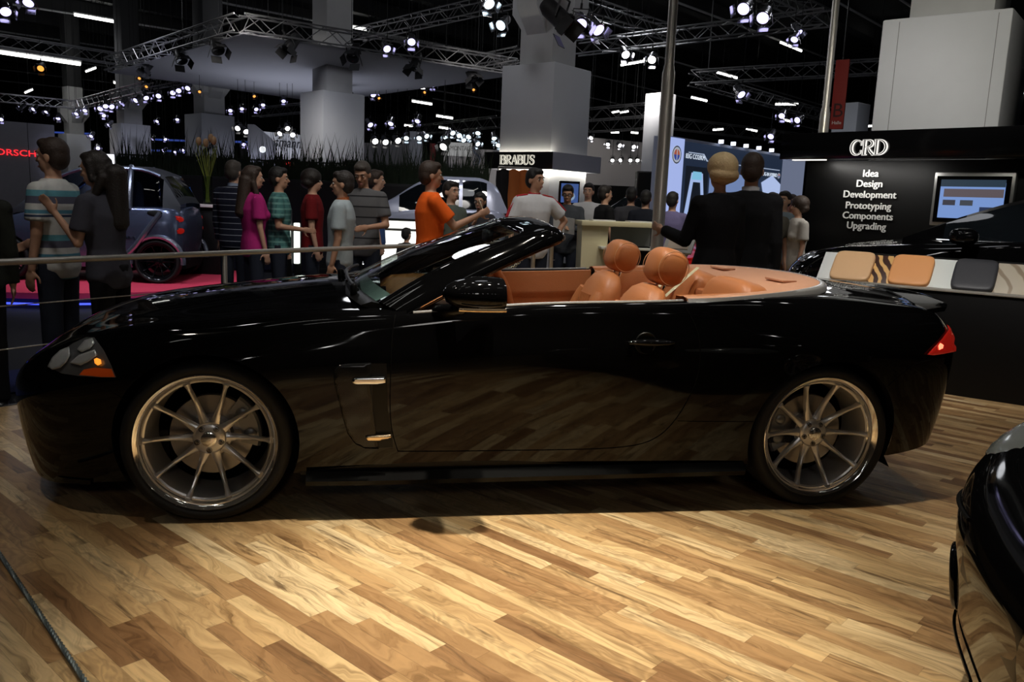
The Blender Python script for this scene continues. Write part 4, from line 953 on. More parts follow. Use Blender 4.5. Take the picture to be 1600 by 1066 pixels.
railing('short steel railing beside the black wall of words', (r2a,r2b), float(r2a[2]), [.05,.95])
def stanchion(px, d, label):
    p = atd(px, 380, d); t = thing('stanchion', label, 'barrier post', (p[0],p[1],-.1)); h = float(p[2])+.16
    mb = MB(); mb.lathe([(.001,h),(.028,h-.004),(.03,h-.03),(.024,h-.04),(.024,.03),(.10,.02),(.14,.012),(.14,0),(.001,0)], 20); mb.build('post', STEEL2, t); return Vector((p[0],p[1],-.1+h-.06))
s1 = stanchion(834, 9.0, 'left one of two steel posts behind the windscreen top'); s2 = stanchion(862, 8.8, 'right one of two steel posts behind the windscreen top')
CH = M('chain_links', (.6,.56,.42), .3, .9)
e = Vector(atd(770,420,8.6)); mb = MB()
for k in range(26):
    t_ = k/25; p = s1.lerp(e, t_)+Vector((0,0,-.12*math.sin(PI*t_))); mb.lathe([(.014+.004*math.cos(a), .004*math.sin(a)) for a in np.linspace(0,2*PI,7)[:-1]], 10, TR(*p) @ RZ(.9) @ RX(PI/2 if k % 2 else 0) @ Matrix.Diagonal((1.5,1,1,1)), loop=True)
o = mb.build('chain', CH); tag(o, 'pale link chain hanging from the left steel post', 'chain')
p0, p1 = atz(-30,822,.009), atz(150,1090,.009); mb = MB()
for s in range(3):
    mb.tube([Vector(p0).lerp(Vector(p1), k/260)+Vector((.0045*math.cos(k*.55+s*2.09),0,.0045*math.sin(k*.55+s*2.09))) for k in range(261)], .0052, 6)
o = mb.build('barrier_cable', M('grey_twisted_cable', (.16,.20,.21), .4, .6)); tag(o, 'grey twisted cable lying across the wood at lower left', 'cable')

# ---------------------------------------------------------------- black wall with white words, counter, samples
UA = Vector((.743,-.669,0)).normalized()
fl_, fr_ = Vector(atd(1237,230,10.4)), Vector(atd(1600,226,8.5)); fl_.z = fr_.z = 0; fd = (fr_-fl_).normalized(); fn = Vector((fd.y,-fd.x,0))   # fn toward the camera
if fn.y > 0: fn = -fn
WX = Matrix((fd, Vector((0,0,1)), fn)).transposed().to_4x4(); WX.translation = fl_      # local x along, y up, z toward camera
GLB = M('black_gloss_panel', (.004,.004,.0045), .12); MATB = M('black_matt_panel', (.0028,.0028,.0028), .5, spec=.2); WLET = M('white_letter', (.8,.8,.78), .6)
stand = thing('display_wall', 'black display wall with six white words and a white serif sign above', 'wall')
mb = MB(); mb.box((3.0,2.165,.05), (6.0,.305,.42), WX, bev=.004); fas = mb.build('fascia', GLB, stand)
mb = MB(); mb.box((3.1,.95,-.12), (5.8,2.12,.12), WX, bev=.004); mb.build('back_panel', MATB, stand)
mb = MB(); mb.box((.32,2.012,.12), (.42,.012,.06), WX); mb.build('light_strip', emit('warm_strip', (1,.93,.8), 2.2), stand)
mb = MB(); mb.box((3.4,2.012,.10), (2.2,.006,.03), WX); mb.build('trim_strip', M('grey_strip', (.3,.3,.29), .4), stand)
def wall_hit(px, py, zoff):
    Wi = WX.inverted(); o = Wi @ Vector(CO); d = (Wi.to_3x3() @ Vector(ray(px,py))); k = (zoff-o.z)/d.z; q = o+d*k; return q
for w, px, py in (('Idea',1360.5,271.5),('Design',1358.5,287.5),('Development',1358,304.5),('Prototyping',1356,322),('Components',1355,338),('Upgrading',1353,353.5)):
    q = wall_hit(px, py, -.055); mb = text_mb(w, .116, .004); mb2 = MB(); [mb2.add(mb.v, mb.f, WX @ TR(q.x+dx, q.y+dy, -.055+dz)) for dx, dy, dz in ((-.0026,-.001,0),(0,.0012,.0004),(.0026,-.001,.0008))]; mb2.build('lettering', WLET, stand, 0, fix=False)
# engraved serif capitals
def ribbon(mb, pts, w, z0, z1):
    P = [Vector((a,b)) for a,b in pts]; n = len(P); w = w if hasattr(w,'__len__') else [w]*n; L_ = []; R_ = []
    for i, p in enumerate(P):
        t = (P[min(i+1,n-1)]-P[max(i-1,0)]).normalized(); q = Vector((-t.y,t.x)); L_.append(p+q*w[i]/2); R_.append(p-q*w[i]/2)
    rs = [[(a.x,a.y,z0),(a.x,a.y,z1),(b.x,b.y,z1),(b.x,b.y,z0)] for a, b in zip(L_,R_)]; mb.rings(rs)
def arc(cx, cy, rx, ry, a0, a1, n=16): return [(cx+rx*math.cos(math.radians(a)), cy+ry*math.sin(math.radians(a))) for a in np.linspace(a0,a1,n)]
def serif_caps(mb, word, h, z0, z1, k=1., pitch=.86):
    T, t = .20*k, .085*k; x0 = -pitch*(len(word)-1)/2*h
    for i, ch in enumerate(word):
        g = MB()
        def rb(p, w): ribbon(g, p, w, z0, z1)
        def stem(x, w=T): rb([(x,.02),(x,.98)], w); rb([(x-.16,.035),(x+.16,.035)], .07*k); rb([(x-.16,.965),(x+.16,.965)], .07*k)
        if ch == 'C':
            A = arc(.42,.5,.36,.46,42,318,24); rb(A, [t+(T-t)*max(0,-math.cos(math.radians(a)))**.7 for a in np.linspace(42,318,24)]); rb([(.70,.62),(.70,.92)], t); rb([(.70,.10),(.70,.34)], t)
        if ch == 'D': stem(.12); rb(arc(.22,.5,.52,.46,90,-90,20), [t+(T-t)*max(0,math.cos(math.radians(a))) for a in np.linspace(90,-90,20)])
        if ch in 'RB':
            stem(.14); rb([(.14,.96)]+arc(.36,.74,.28,.22,90,-90,14)+[(.14,.52)], [t]+[t+(T-t)*.9*max(0,math.cos(math.radians(a))) for a in np.linspace(90,-90,14)]+[t])
            if ch == 'R': rb([(.36,.52),(.52,.25),(.74,.04)], [t,T*.9,T*.9]); rb([(.62,.035),(.86,.035)], .07*k)
            else: rb([(.14,.52)]+arc(.40,.28,.32,.24,90,-90,14)+[(.14,.04)], [t]+[t+(T-t)*max(0,math.cos(math.radians(a))) for a in np.linspace(90,-90,14)]+[t])
        if ch == 'A': rb([(.06,.03),(.38,.98)], t); rb([(.38,.98),(.72,.03)], T); rb([(.20,.34),(.58,.34)], t); rb([(-.05,.035),(.19,.035)], .07*k); rb([(.55,.035),(.88,.035)], .07*k)
        if ch == 'U':
            rb([(.14,.97),(.14,.34)]+arc(.40,.30,.26,.27,180,360,14)+[(.66,.97)], [T,T]+list(np.linspace(T,t,14))+[t]); rb([(-.04,.965),(.30,.965)], .07*k); rb([(.54,.965),(.80,.965)], .07*k)
        if ch == 'S':
            P = spline([(.66,.78),(.55,.93),(.36,.96),(.18,.85),(.20,.66),(.40,.52),(.60,.38),(.62,.17),(.42,.03),(.20,.07),(.10,.24)], np.linspace(0,10,40)); rb([tuple(p) for p in P], [t+(T-t)*math.exp(-((q-20)/9)**2) for q in range(40)]); rb([(.68,.68),(.68,.95)], t); rb([(.10,.05),(.10,.32)], t)
        mb.add([((x-.40)*h+x0+i*pitch*h, (y-.5)*h, z) for x, y, z in g.v], g.f)
q = wall_hit(1358, 230.5, .26)
mb = MB(); serif_caps(mb, 'CRD', .175, 0, .02, 1.0, .80); m2 = MB(); m2.add(mb.v, mb.f, WX @ TR(q.x,q.y,.262)); sg_ = m2.build('serif_sign', emit('lit_sign_white', (1,.96,.9), 1.0), fas, 0)
mb = MB(); serif_caps(mb, 'CRD', .175, .02, .024, .34, .80); m2 = MB(); m2.add(mb.v, mb.f, WX @ TR(q.x,q.y,.262)); m2.build('letter_inline', GLB, sg_, 0)
# screen on the wall
def wall_quad(px0, py0, px1, py1, zo):
    a = wall_hit(px0, py1, zo); b = wall_hit(px1, py0, zo); return a, b
a, b = wall_quad(1455,270,1592,352,-.04); c = (a+b)/2; tv = thing('monitor', 'silver-framed monitor on the black wall showing a pale blue page', 'monitor', WX @ Vector((c.x,c.y,-.06)))
TV = tv.matrix_basis.inverted() @ WX @ TR(c.x, c.y, 0); w_, h_ = (b.x-a.x), abs(b.y-a.y)
mb = MB(); mb.box((0,0,-.015), (w_,h_,.08), TV, bev=.01); mb.build('frame', M('silver_bezel', (.45,.45,.44), .35, .7), tv)
mb = MB(); mb.box((0,0,.028), (w_*.92,h_*.86,.006), TV); mb.build('black_border', GLB, tv)
mb = MB(); mb.box((0,-.01,.033), (w_*.80,h_*.66,.004), TV); scn = mb.build('screen', emit('pale_blue_screen', (.28,.46,.95), .62), tv)
for (x, y, sx, sy, cc, e) in ((0,.30,.80,.13,(.05,.10,.16),.35),(.02,.12,.74,.15,(.20,.16,.18),.5),(-.27,-.06,.16,.10,(.10,.10,.14),.4),(-.05,-.06,.16,.10,(.12,.14,.18),.4),(.22,-.20,.20,.14,(.05,.08,.2),.4)):
    mb = MB(); mb.box((x*w_,y*h_,.0365), (sx*w_,sy*h_,.002), TV); mb.build('picture', emit('pic_%d' % int(1e4*(x+y+3)), cc, e), scn)
# counter
CD = Vector((.814,-.581,0)).normalized(); CN = Vector((.581,.814,0)).normalized(); CO_ = Vector((3.536,6.402,0))
CX = Matrix((CD, CN, Vector((0,0,1)))).transposed().to_4x4(); CX.translation = CO_
def chit(px, py, yo=0.):
    Ci = CX.inverted(); o = Ci @ Vector(CO); d = Ci.to_3x3() @ Vector(ray(px,py)); return o+d*((yo-o.y)/d.y)
ct = thing('counter', 'long matt black counter with leaning material samples', 'counter', CO_); CT = ct.matrix_basis.inverted() @ CX
mb = MB(); mb.box((.75,.26,.40), (3.94,.50,.80), CT, bev=.006); mb.build('carcass', MATB, ct)
mb = MB(); mb.box((.75,.26,.818), (3.98,.54,.016), CT, bev=.004); mb.build('ledge', M('cream_edge', (.30,.28,.24), .5), ct)
mb = MB(); mb.rings([[tuple(CT @ Vector((x,y,z))) for y, z in ((.20,.826),(.44,.826),(.44,1.055),(.43,1.055))] for x in (-1.2,2.7)]); mb.build('sample_rest', MATB, ct)
SAMP = [('white swatch card at the left end of the samples, half behind the tan pad','card',(.72,.74,.72),1278,1312,'flat'),('tan leather pad beside the left white card','pad',(.74,.46,.24),1297,1360,'pad'),
 ('dark wood veneer swatch with pale flame figure','swatch',(.10,.04,.02),1357,1392,'veneer'),('orange leather pad in the middle of the samples','pad',(.80,.36,.13),1388,1454,'pad'),
 ('white swatch card between the orange and the black pad','card',(.72,.76,.72),1446,1490,'flat'),('charcoal black leather pad on the counter','pad',(.035,.036,.042),1486,1555,'pad'),
 ('pale grey-brown wood veneer board right of the black pad','swatch',(.5,.45,.35),1553,1604,'wood'),('cream leather pad cut off by the right edge','pad',(.70,.52,.27),1602,1660,'pad')]
def veneer(m, a, b, sc, th):
    g = NG(m); t = g.new('ShaderNodeTexCoord'); w = g.new('ShaderNodeTexWave'); w.inputs['Scale'].default_value = sc; w.inputs['Distortion'].default_value = 5; w.inputs['Detail'].default_value = 2
    g.l.new(t.outputs['Object'], w.inputs[0]); g.l.new(g.ramp(w.outputs[0], [(th-.08,a),(th+.08,b)]), g.b.inputs['Base Color'])
for i, (lab, cat, col, x0, x1, kind) in enumerate(SAMP):
    a, b = chit(x0-4, 432+.10*(x0-1280), .10), chit(x1-4, 432+.10*(x1-1280), .10); w = b.x-a.x; cxm = (a.x+b.x)/2
    nm = {'card':'swatch_card','pad':'leather_pad','swatch':'veneer_swatch'}[cat]; hh = .325
    t = thing(nm, lab, 'material sample', CX @ Vector((cxm,.17,.836))); X = t.matrix_basis.inverted() @ CX @ TR(cxm,.105,.832) @ RX(math.radians(-45))
    mt = M('sample_%d' % i, col, .5, bump=(120,.1) if kind == 'pad' else None)
    if kind == 'veneer': veneer(mt, (.75,.45,.16), (.05,.018,.01), 5, .42)
    if kind == 'wood': veneer(mt, (.28,.22,.15), (.50,.45,.35), 3, .15)
    mb = MB()
    if kind == 'pad': mb.ell((0,.012,hh/2), (w/2,.032,hh/2), 32, 16, X, e=.35, e2=.32)
    else: mb.box((0,.03,hh/2), (w,.012,hh), X, bev=.002)
    mb.build('board' if kind != 'pad' else 'padding', mt, t)
# steel masts
for px0, py0, d, px1, lab in ((1029,345,8.6,1037,'tall steel mast left of the suited pair, with a thinner upper tube'),(1287,200,11.0,1297,'tall steel mast rising behind the black display wall')):
    p = atd(px0, py0, d); t = thing('mast', lab, 'mast', (p[0],p[1],-.1)); zc_ = float(atd(px0,112 if d < 9 else 172,d)[2])+.1
    mb = MB(); mb.lathe([(.001,0),(.30,0),(.30,.015),(.066,.02),(.064,zc_-.05),(.052,zc_)], 24); mb.build('lower_tube', STEEL2, t)
    mb = MB(); mb.lathe([(.054,zc_-.05),(.054,zc_+.01),(.046,zc_+.03),(.046,9.0),(.001,9.0)], 24); mb.build('upper_tube', STEEL2, t)
# hanging red banner
p = atd(1312,148,13); t = thing('banner', 'narrow red hanging banner with a dark letter B', 'banner', (p[0],p[1],p[2])); X = RZ(-.55)
hb_ = 105*13/F; mb = MB(); mb.box((0,0,0), (.20,.05,hb_), X, bev=.004); bn = mb.build('panel', M('red_banner_cloth', (.30,.022,.015), .7), t)
mb = MB(); mb.tube([X @ Vector((0,0,hb_/2)), X @ Vector((.0,0,hb_/2+7))], .012, 6); mb.build('hanger', DARKPL, t)
tm = text_mb('B', .30, .002); mb = MB(); mb.add(tm.v, tm.f, X @ TR(0,-.027,-.25) @ RX(PI/2)); mb.build('lettering', M('dark_red_ink', (.05,.008,.008), .7), bn, 0)
tm = text_mb('Halle', .07, .002); mb = MB(); mb.add(tm.v, tm.f, X @ TR(0,-.027,-.43) @ RX(PI/2)); mb.build('lettering', WLET, bn, 0)

# ---------------------------------------------------------------- other cars
def skin_patch(bvh, c, d, rad, n=26, m=7):
    """elliptical lens that follows the skin it sits on"""
    e1 = d.cross(Vector((0,0,1))).normalized(); e2 = e1.cross(d).normalized(); rs = []; last = c
    for j in range(m+1):
        r = max(.02, j/m); ring = []
        for i in range(n):
            a = 2*PI*i/n; p = c+e1*rad[0]*r*math.cos(a)+e2*rad[1]*r*math.sin(a); h = bvh.ray_cast(p-d*1.5, d)
            q = h[0] if h[0] is not None and (h[0]-p).length < .45 else last; nn = h[1] if h[0] is not None else -d
            if nn.dot(d) > 0: nn = -nn
            ring.append(q+nn*(.012*(1-r**6)-.004*(r > .99))); last = q
        rs.append(ring)
    mb = MB(); mb.rings(rs, (1,0)); return mb
def other_car(label, loc, rz, paint, cols, zc, cabin, front_rear, wr, track, mats, lamps=(), scale=1., glass=None, seats=False, ncol=150, keep=9, wheel_face=None, dark_wheels=False, roof_mat=None, group=None, tub=True):
    t = thing('car', label, 'car', loc, rz, group); t.scale = (scale,)*3
    L = Loft(cols, zc, ncol, 4); Vv, Ff, In = L.mesh(); vs = Vv.copy(); fs = []; cut = set()
    def inarch(c): return abs(c[1]) > .4*track and any((c[0]-u)**2+(c[2]-wr)**2 < (wr+.035)**2 for u in front_rear) and c[2] < wr*2.35
    for f in Ff:
        c = Vv[list(f)].mean(0)
        if inarch(c): cut.update(f)
    for f, (i, j, s_) in zip(Ff, In):
        c = Vv[list(f)].mean(0)
        if not inarch(c) and c[0] < keep: fs.append(f)
    for k in cut:
        for u in front_rear:
            d = math.hypot(vs[k][0]-u, vs[k][2]-wr)
            if 1e-3 < d < wr+.10: vs[k] = (u+(vs[k][0]-u)*(wr+.035)/d, vs[k][1], wr+(vs[k][2]-wr)*(wr+.035)/d)
    mb = MB(); mb.add([tuple(v) for v in vs], fs); me = mb.mesh('body', paint, 0); bm = bmesh.new(); bm.from_mesh(me); bmesh.ops.remove_doubles(bm, verts=bm.verts[:], dist=1e-5)
    bmesh.ops.delete(bm, geom=[v for v in bm.verts if not v.link_faces], context='VERTS'); bmesh.ops.recalc_face_normals(bm, faces=bm.faces[:]); bm.to_mesh(me); bm.free()
    me.polygons.foreach_set('use_smooth', [True]*len(me.polygons)); body = link('body', me, t)
    bvh = BVHTree.FromPolygons([Vector(p) for p in Vv], [list(f) for f in Ff])
    if cabin:
        st, wins, shields = cabin; rs = []; us = np.linspace(st[0][0], st[-1][0], 40); A = np.array(st)
        for u in us:
            z = float(pch(A[:,0], A[:,1], u)); w = float(np.interp(u, A[:,0], A[:,2])); b = float(np.interp(u, A[:,0], A[:,3])); zb2 = float(np.interp(u, A[:,0], A[:,4]))
            z = max(z, zb2+.004); wr_ = b+(w-b)*min(1,(z-zb2)/.4)
            rs.append([(u, s*y, q) for s, y, q in ((-1,b,zb2-.03),(-1,b*.7+wr_*.3,zb2+(z-zb2)*.30),(-1,b*.35+wr_*.65,zb2+(z-zb2)*.66),(-1,wr_,zb2+(z-zb2)*.90),(-1,wr_*.90,z-(z-zb2)*.01),(-1,wr_*.45,z+.012),(1,0,z+.018),(1,wr_*.45,z+.012),(1,wr_*.90,z-(z-zb2)*.01),(1,wr_,zb2+(z-zb2)*.90),(1,b*.35+wr_*.65,zb2+(z-zb2)*.66),(1,b*.7+wr_*.3,zb2+(z-zb2)*.30),(1,b,zb2-.03))])
        n = len(rs[0]); vv = [p for r in rs for p in r]; fr_, fg = [], []
        for i in range(len(rs)-1):
            um = (us[i]+us[i+1])/2; side = any(a < um < b for a, b in wins); sh = any(a < um < b for a, b in shields)
            for j in range(n-1):
                isg = (side and j in (0,1,2,9,10,11)) or (sh and 3 < j < 8); (fg if isg else fr_).append((i*n+j,i*n+j+1,(i+1)*n+j+1,(i+1)*n+j))
        for nm, fl, mt in (('roof', fr_, roof_mat or paint), ('glazing', fg, glass or M('dark_car_glass', (.006,.008,.010), .03, spec=.7))):
            mb = MB(); mb.add(vv, fl); me = mb.mesh(nm, mt, 0); bm = bmesh.new(); bm.from_mesh(me); bmesh.ops.delete(bm, geom=[v for v in bm.verts if not v.link_faces], context='VERTS'); bmesh.ops.recalc_face_normals(bm, faces=bm.faces[:]); bm.to_mesh(me); bm.free()
            me.polygons.foreach_set('use_smooth', [True]*len(me.polygons)); me.set_sharp_from_angle(angle=math.radians(35)); link(nm, me, t)
    for u in front_rear:
        if u > keep: continue
        for sg in (-1,1): put_wheel(t, u, sg, -.35 if u == 0 else PI, z=wr, face=track, s=wr/.3415, dark=dark_wheels)
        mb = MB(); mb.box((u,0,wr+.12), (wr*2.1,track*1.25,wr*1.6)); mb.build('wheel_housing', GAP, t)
    if tub:
        u0, u1 = front_rear[0]+.36, min(keep, front_rear[-1]-.36)
        mb = MB(); mb.box(((u0+u1)/2,0,wr*.75), (u1-u0,track*1.8,wr*.5)); mb.build('underbody', DARKPL, t)
    for nm, mt, dirn, pt, rad, both in lamps:              # lens caps pressed on to the skin
        for sg in ((-1,1) if both else (1,)):
            d = Vector((dirn[0], sg*dirn[1], dirn[2])).normalized(); h = bvh.ray_cast(Vector((pt[0], sg*pt[1], pt[2]))-d*2, d)
            if h[0] is None: continue
            mb = skin_patch(bvh, h[0], d, rad); mb.build(nm, mt, t, 50)
    return t, bvh, body
SMC = [(-.44,0,.20,.62,.05),(-.43,.22,.20,.63,.05),(-.38,.42,.20,.66,.06),(-.27,.58,.20,.72,.07),(-.08,.70,.20,.80,.08),(.2,.755,.20,.88,.07),(.6,.765,.20,.94,.05),(1.0,.77,.20,.97,.05),(1.4,.775,.20,.985,.05),(1.8,.77,.22,.99,.06),(2.05,.73,.26,.985,.06),(2.18,.58,.30,.97,.05),(2.22,.35,.30,.97,.05),(2.23,.15,.30,.97,.05),(2.235,0,.30,.97,.05)]
smz = lambda u: pch([-.44,-.3,0,.3,2.3],[.62,.74,.86,.96,1.02],u)
SMCAB = ([(.10,.93,.60,.70,.90),(.35,1.12,.58,.70,.93),(.75,1.43,.56,.70,.96),(1.1,1.52,.56,.70,.97),(1.6,1.52,.56,.70,.98),(1.9,1.44,.55,.68,.985),(2.15,1.05,.52,.60,.98)], [(.45,1.50),(1.58,1.95)], [(.12,.72),(1.92,2.12)])
SILV = M('silver_blue_paint', (.16,.19,.30), .22, .75); SILVD = M('silver_trim', (.35,.38,.48), .2, .85); DGL = glass_mat('smoked_car_glass', (.42,.46,.56))
YS = .15; rw = atd(275,413,11); so = (rw[0]-.50-1.87*math.cos(YS)+.78*math.sin(YS)*1, rw[1]-1.87*math.sin(YS)+.78, .10)
sm, sbvh, _ = other_car('small silver-blue open two-seater on the round red podium at left', so, YS, SILV, SMC, smz, SMCAB, (0,1.87), .29, .74, None,
   [('tail_lamp', RED, (-1,.9,0), (2.12,.66,.86), (.042,.042,.02), True), ('tail_lamp', RED, (-1,.9,0), (2.13,.66,.70), (.042,.042,.02), True), ('headlamp', M('head_lamp_glass', (.6,.7,.9), .1, .6), (1,.6,-.1), (-.25,.55,.66), (.10,.09,.03), True),
    ('side_scoop', DARKPL, (0,1,0), (1.86,.7,.93), (.10,.045,.014), True)], glass=DGL, roof_mat=M('dark_soft_top', (.012,.013,.018), .6), dark_wheels=True)
for sg in (-1,1):
    mb = MB(); mb.tube([(1.54,sg*.735,.97),(1.54,sg*.70,1.18),(1.54,sg*.60,1.45),(1.53,sg*.52,1.53)], .032, 8); mb.build('roof_pillar', SILVD, sm)
    mb = MB(); mb.tube([(u, sg*float(np.interp(u,[.35,.75,1.9],[.61,.575,.565])), float(pch([.12,.35,.75,1.1,1.6,1.9,2.15],[.95,1.12,1.42,1.51,1.51,1.43,1.05],u))-.02) for u in np.linspace(.15,1.9,24)], .022, 6); mb.build('roof_rail', M('blue_grey_rail', (.10,.12,.17), .3, .6), sm)
for y in (-.35,.35):                                       # its two seats
    mb = MB(); mb.ell((1.30,y,.92), (.10,.22,.42), 18, 12, e=.5); mb.build('seat', M('pale_blue_seat', (.20,.24,.33), .5), sm)
for sg in (-1,1):                                          # silver safety-cell strip running down behind the door, arch flare, door seam
    mb = MB(); pts = [sbvh.ray_cast(Vector((u, sg*3, z)), Vector((0,-sg,0)))[0] for u, z in ((1.93,.93),(1.78,.72),(1.62,.50),(1.42,.30))]
    mb.tube([p+Vector((0,sg*.012,0)) for p in pts if p], .035, 8); mb.build('cell_strip', SILVD, sm)
    mb = MB(); mb.tube([Vector((1.87+.335*math.cos(a), sg*.745, .29+.335*math.sin(a))) for a in np.linspace(-.1,PI+.1,20)], .035, 8); mb.build('wheel_arch_flare', SILVD, sm)
    mb = MB(); mb.tube([sbvh.ray_cast(Vector((u, sg*3, z)), Vector((0,-sg,0)))[0] for u, z in ((1.40,.90),(1.40,.70),(1.38,.45))], .005, 5); mb.build('door_seam', GAP, sm)
tm = text_mb('BRABUS', .055, .002); p_ = sbvh.ray_cast(Vector((1.52,-3,.60)), Vector((0,1,0)))[0]; mb = MB(); mb.add(tm.v, tm.f, TR(p_.x,p_.y-.006,p_.z) @ RX(PI/2)); mb.build('lettering', CHROME, sm, 0)
# red podium
pc0 = Vector((so[0]+.75, so[1]+.3, -.1)); t = thing('podium', 'round pink-red podium under the small silver-blue car', 'podium', pc0)
mb = MB(); mb.lathe([(.001,.2),(2.12,.2),(2.15,.19),(2.15,.12)], 72); mb.build('top', M('red_podium_carpet', (.62,.035,.085), .7), t)
mb = MB(); mb.lathe([(2.10,.13),(2.10,0)], 72); mb.build('drum', M('podium_drum', (.03,.03,.05), .4), t)
mb = MB(); mb.lathe([(2.22+.012*math.cos(a), .07+.012*math.sin(a)) for a in np.linspace(0,2*PI,9)[:-1]], 90, loop=True); mb.build('led_ring', emit('blue_led', (.05,.08,1), 2), t)
# silver-white hatchback above the bright white panel
WSIL = M('white_silver_paint', (.55,.58,.72), .25, .3)
p = atd(700,330,13.2); 
other_car('small pale silver hatchback raised above the bright white panel', (p[0]-1.32, p[1]+.7, .22), .10, WSIL, SMC, smz, ([(.02,.93,.60,.72,.90),(.35,1.12,.58,.72,.93),(.85,1.43,.56,.72,.96),(1.2,1.50,.56,.72,.97),(1.7,1.50,.56,.72,.98),(2.0,1.40,.55,.70,.985),(2.2,1.02,.52,.62,.98)], [(.45,1.40),(1.48,1.85)], [(.05,.80),(1.96,2.15)]), (0,1.87), .29, .74, None)
mb = MB(); p5 = (p[0]-1.32, p[1]+.7); mb.box((0,0,.0), (3.6,2.2,.32), TR(p5[0]+.9,p5[1]+.1,.06) @ RZ(.10), bev=.01); o = mb.build('display_plinth', MATB); tag(o, 'dark plinth carrying the pale silver hatchback', 'plinth')
# generic hatch for the two cars far behind
HC = [(-.80,0,.2,.62,.06),(-.78,.3,.2,.63,.06),(-.70,.55,.2,.66,.07),(-.50,.74,.2,.72,.08),(-.2,.83,.2,.80,.09),(.2,.86,.2,.86,.08),(.8,.865,.2,.90,.05),(1.5,.87,.2,.93,.05),(2.2,.87,.2,.96,.06),(2.7,.85,.22,.98,.08),(3.05,.76,.28,.97,.08),(3.2,.5,.32,.95,.06),(3.23,.25,.32,.95,.05),(3.235,0,.32,.95,.05)]
hz = lambda u: pch([-.8,-.5,0,.5,3.3],[.62,.76,.88,.97,1.02],u)
HCAB = ([(.45,.95,.66,.78,.90),(.9,1.20,.62,.78,.91),(1.3,1.40,.60,.78,.92),(1.9,1.46,.58,.78,.94),(2.5,1.40,.58,.76,.97),(3.0,1.12,.55,.70,.97),(3.12,1.0,.52,.64,.97)], [(1.0,1.75),(1.85,2.55)], [(.5,1.2),(2.7,3.05)])
other_car('white hatchback with dark windows behind the group by the pillar', (1.60,14.7,.15), .84, M('white_car_paint', (.62,.64,.70), .25), HC, hz, HCAB, (0,2.5), .31, .80, None)
other_car('bright red car partly hidden by the suited pair', (2.95,12.5,.02), .84, M('red_car_paint', (.62,.012,.010), .2, coat=.6), HC, hz, HCAB, (0,2.5), .31, .80, None)
# black saloon behind the counter
BC = [(a,b,c_,d_*1.0+.02,e_) for a,b,c_,d_,e_ in COLS[:11]]+[(1.8,.903,.21,.93,.05),(2.3,.915,.215,.95,.06),(2.8,.93,.22,.96,.09),(3.2,.915,.23,.96,.12),(3.5,.85,.25,.95,.12),(3.72,.72,.27,.94,.10),(3.82,.5,.29,.94,.07),(3.86,.25,.3,.95,.05),(3.87,0,.3,.95,.05)]
bz = lambda u: pch([-.94,-.86,-.77,-.664,-.543,-.393,-.212,.095,.346,.6,.9,2.4,3.0,3.9],[.50,.60,.672,.749,.806,.848,.876,.920,.940,.960,.975,1.0,1.0,.98],u)
BCAB = ([(.30,.95,.62,.74,.89),(.75,1.16,.60,.76,.91),(1.3,1.34,.57,.78,.93),(2.0,1.40,.56,.78,.95),(2.6,1.37,.55,.77,.96),(3.2,1.18,.52,.72,.965),(3.5,1.0,.50,.66,.96)], [(.62,1.85),(1.95,2.95)], [(.34,1.2),(2.9,3.45)])
BA = math.radians(-43); bd = Vector((math.cos(BA),math.sin(BA),0)); bo = Vector((3.02,8.84,.25))+bd*.94
PAINT2 = M('black_car_paint', (.0025,.0025,.0028), .04, spec=.55)
bsal, bbvh, _ = other_car('glossy black saloon standing behind the sample counter', bo, BA, PAINT2, BC, bz, BCAB, (0,2.85), .345, .86, None,
   [('headlight', M('clear_head_lamp', (.45,.47,.5), .1, .7), (1,.6,-.25), (-.55,.66,.70), (.16,.075,.03), True)], scale=1.0)
for sg in (-1,1):
    mb = MB(); mb.ell((.86,sg*.98,.985), (.11,.09,.07), 18, 10, e=.8); mb.caps((.85,sg*.9,.93), (.8,sg*.8,.91), .025); mb.build('door_mirror', PAINT, bsal)
    mb = MB(); mb.tube([Vector((u, sg*(.80+.0*u), float(np.interp(u,[.8,3.2],[.945,.985])))) for u in np.linspace(.6,3.2,20)], .008, 6); mb.build('window_trim', CHROME, bsal)
    mb = MB(); h = bbvh.ray_cast(Vector((1.9,sg*3,.80)), Vector((0,-sg,0)))[0]; mb.ell((h.x,h.y+sg*.012,h.z), (.11,.02,.016), 16, 8); mb.build('door_handle', CHROME, bsal)
mb = MB(); mb.box((0,0,.125), (4.9,1.9,.25), TR(*(bo+bd*1.4)) @ TR(0,0,-.25) @ RZ(BA), bev=.01); o = mb.build('display_plinth', MATB); tag(o, 'low black plinth under the black saloon', 'plinth')
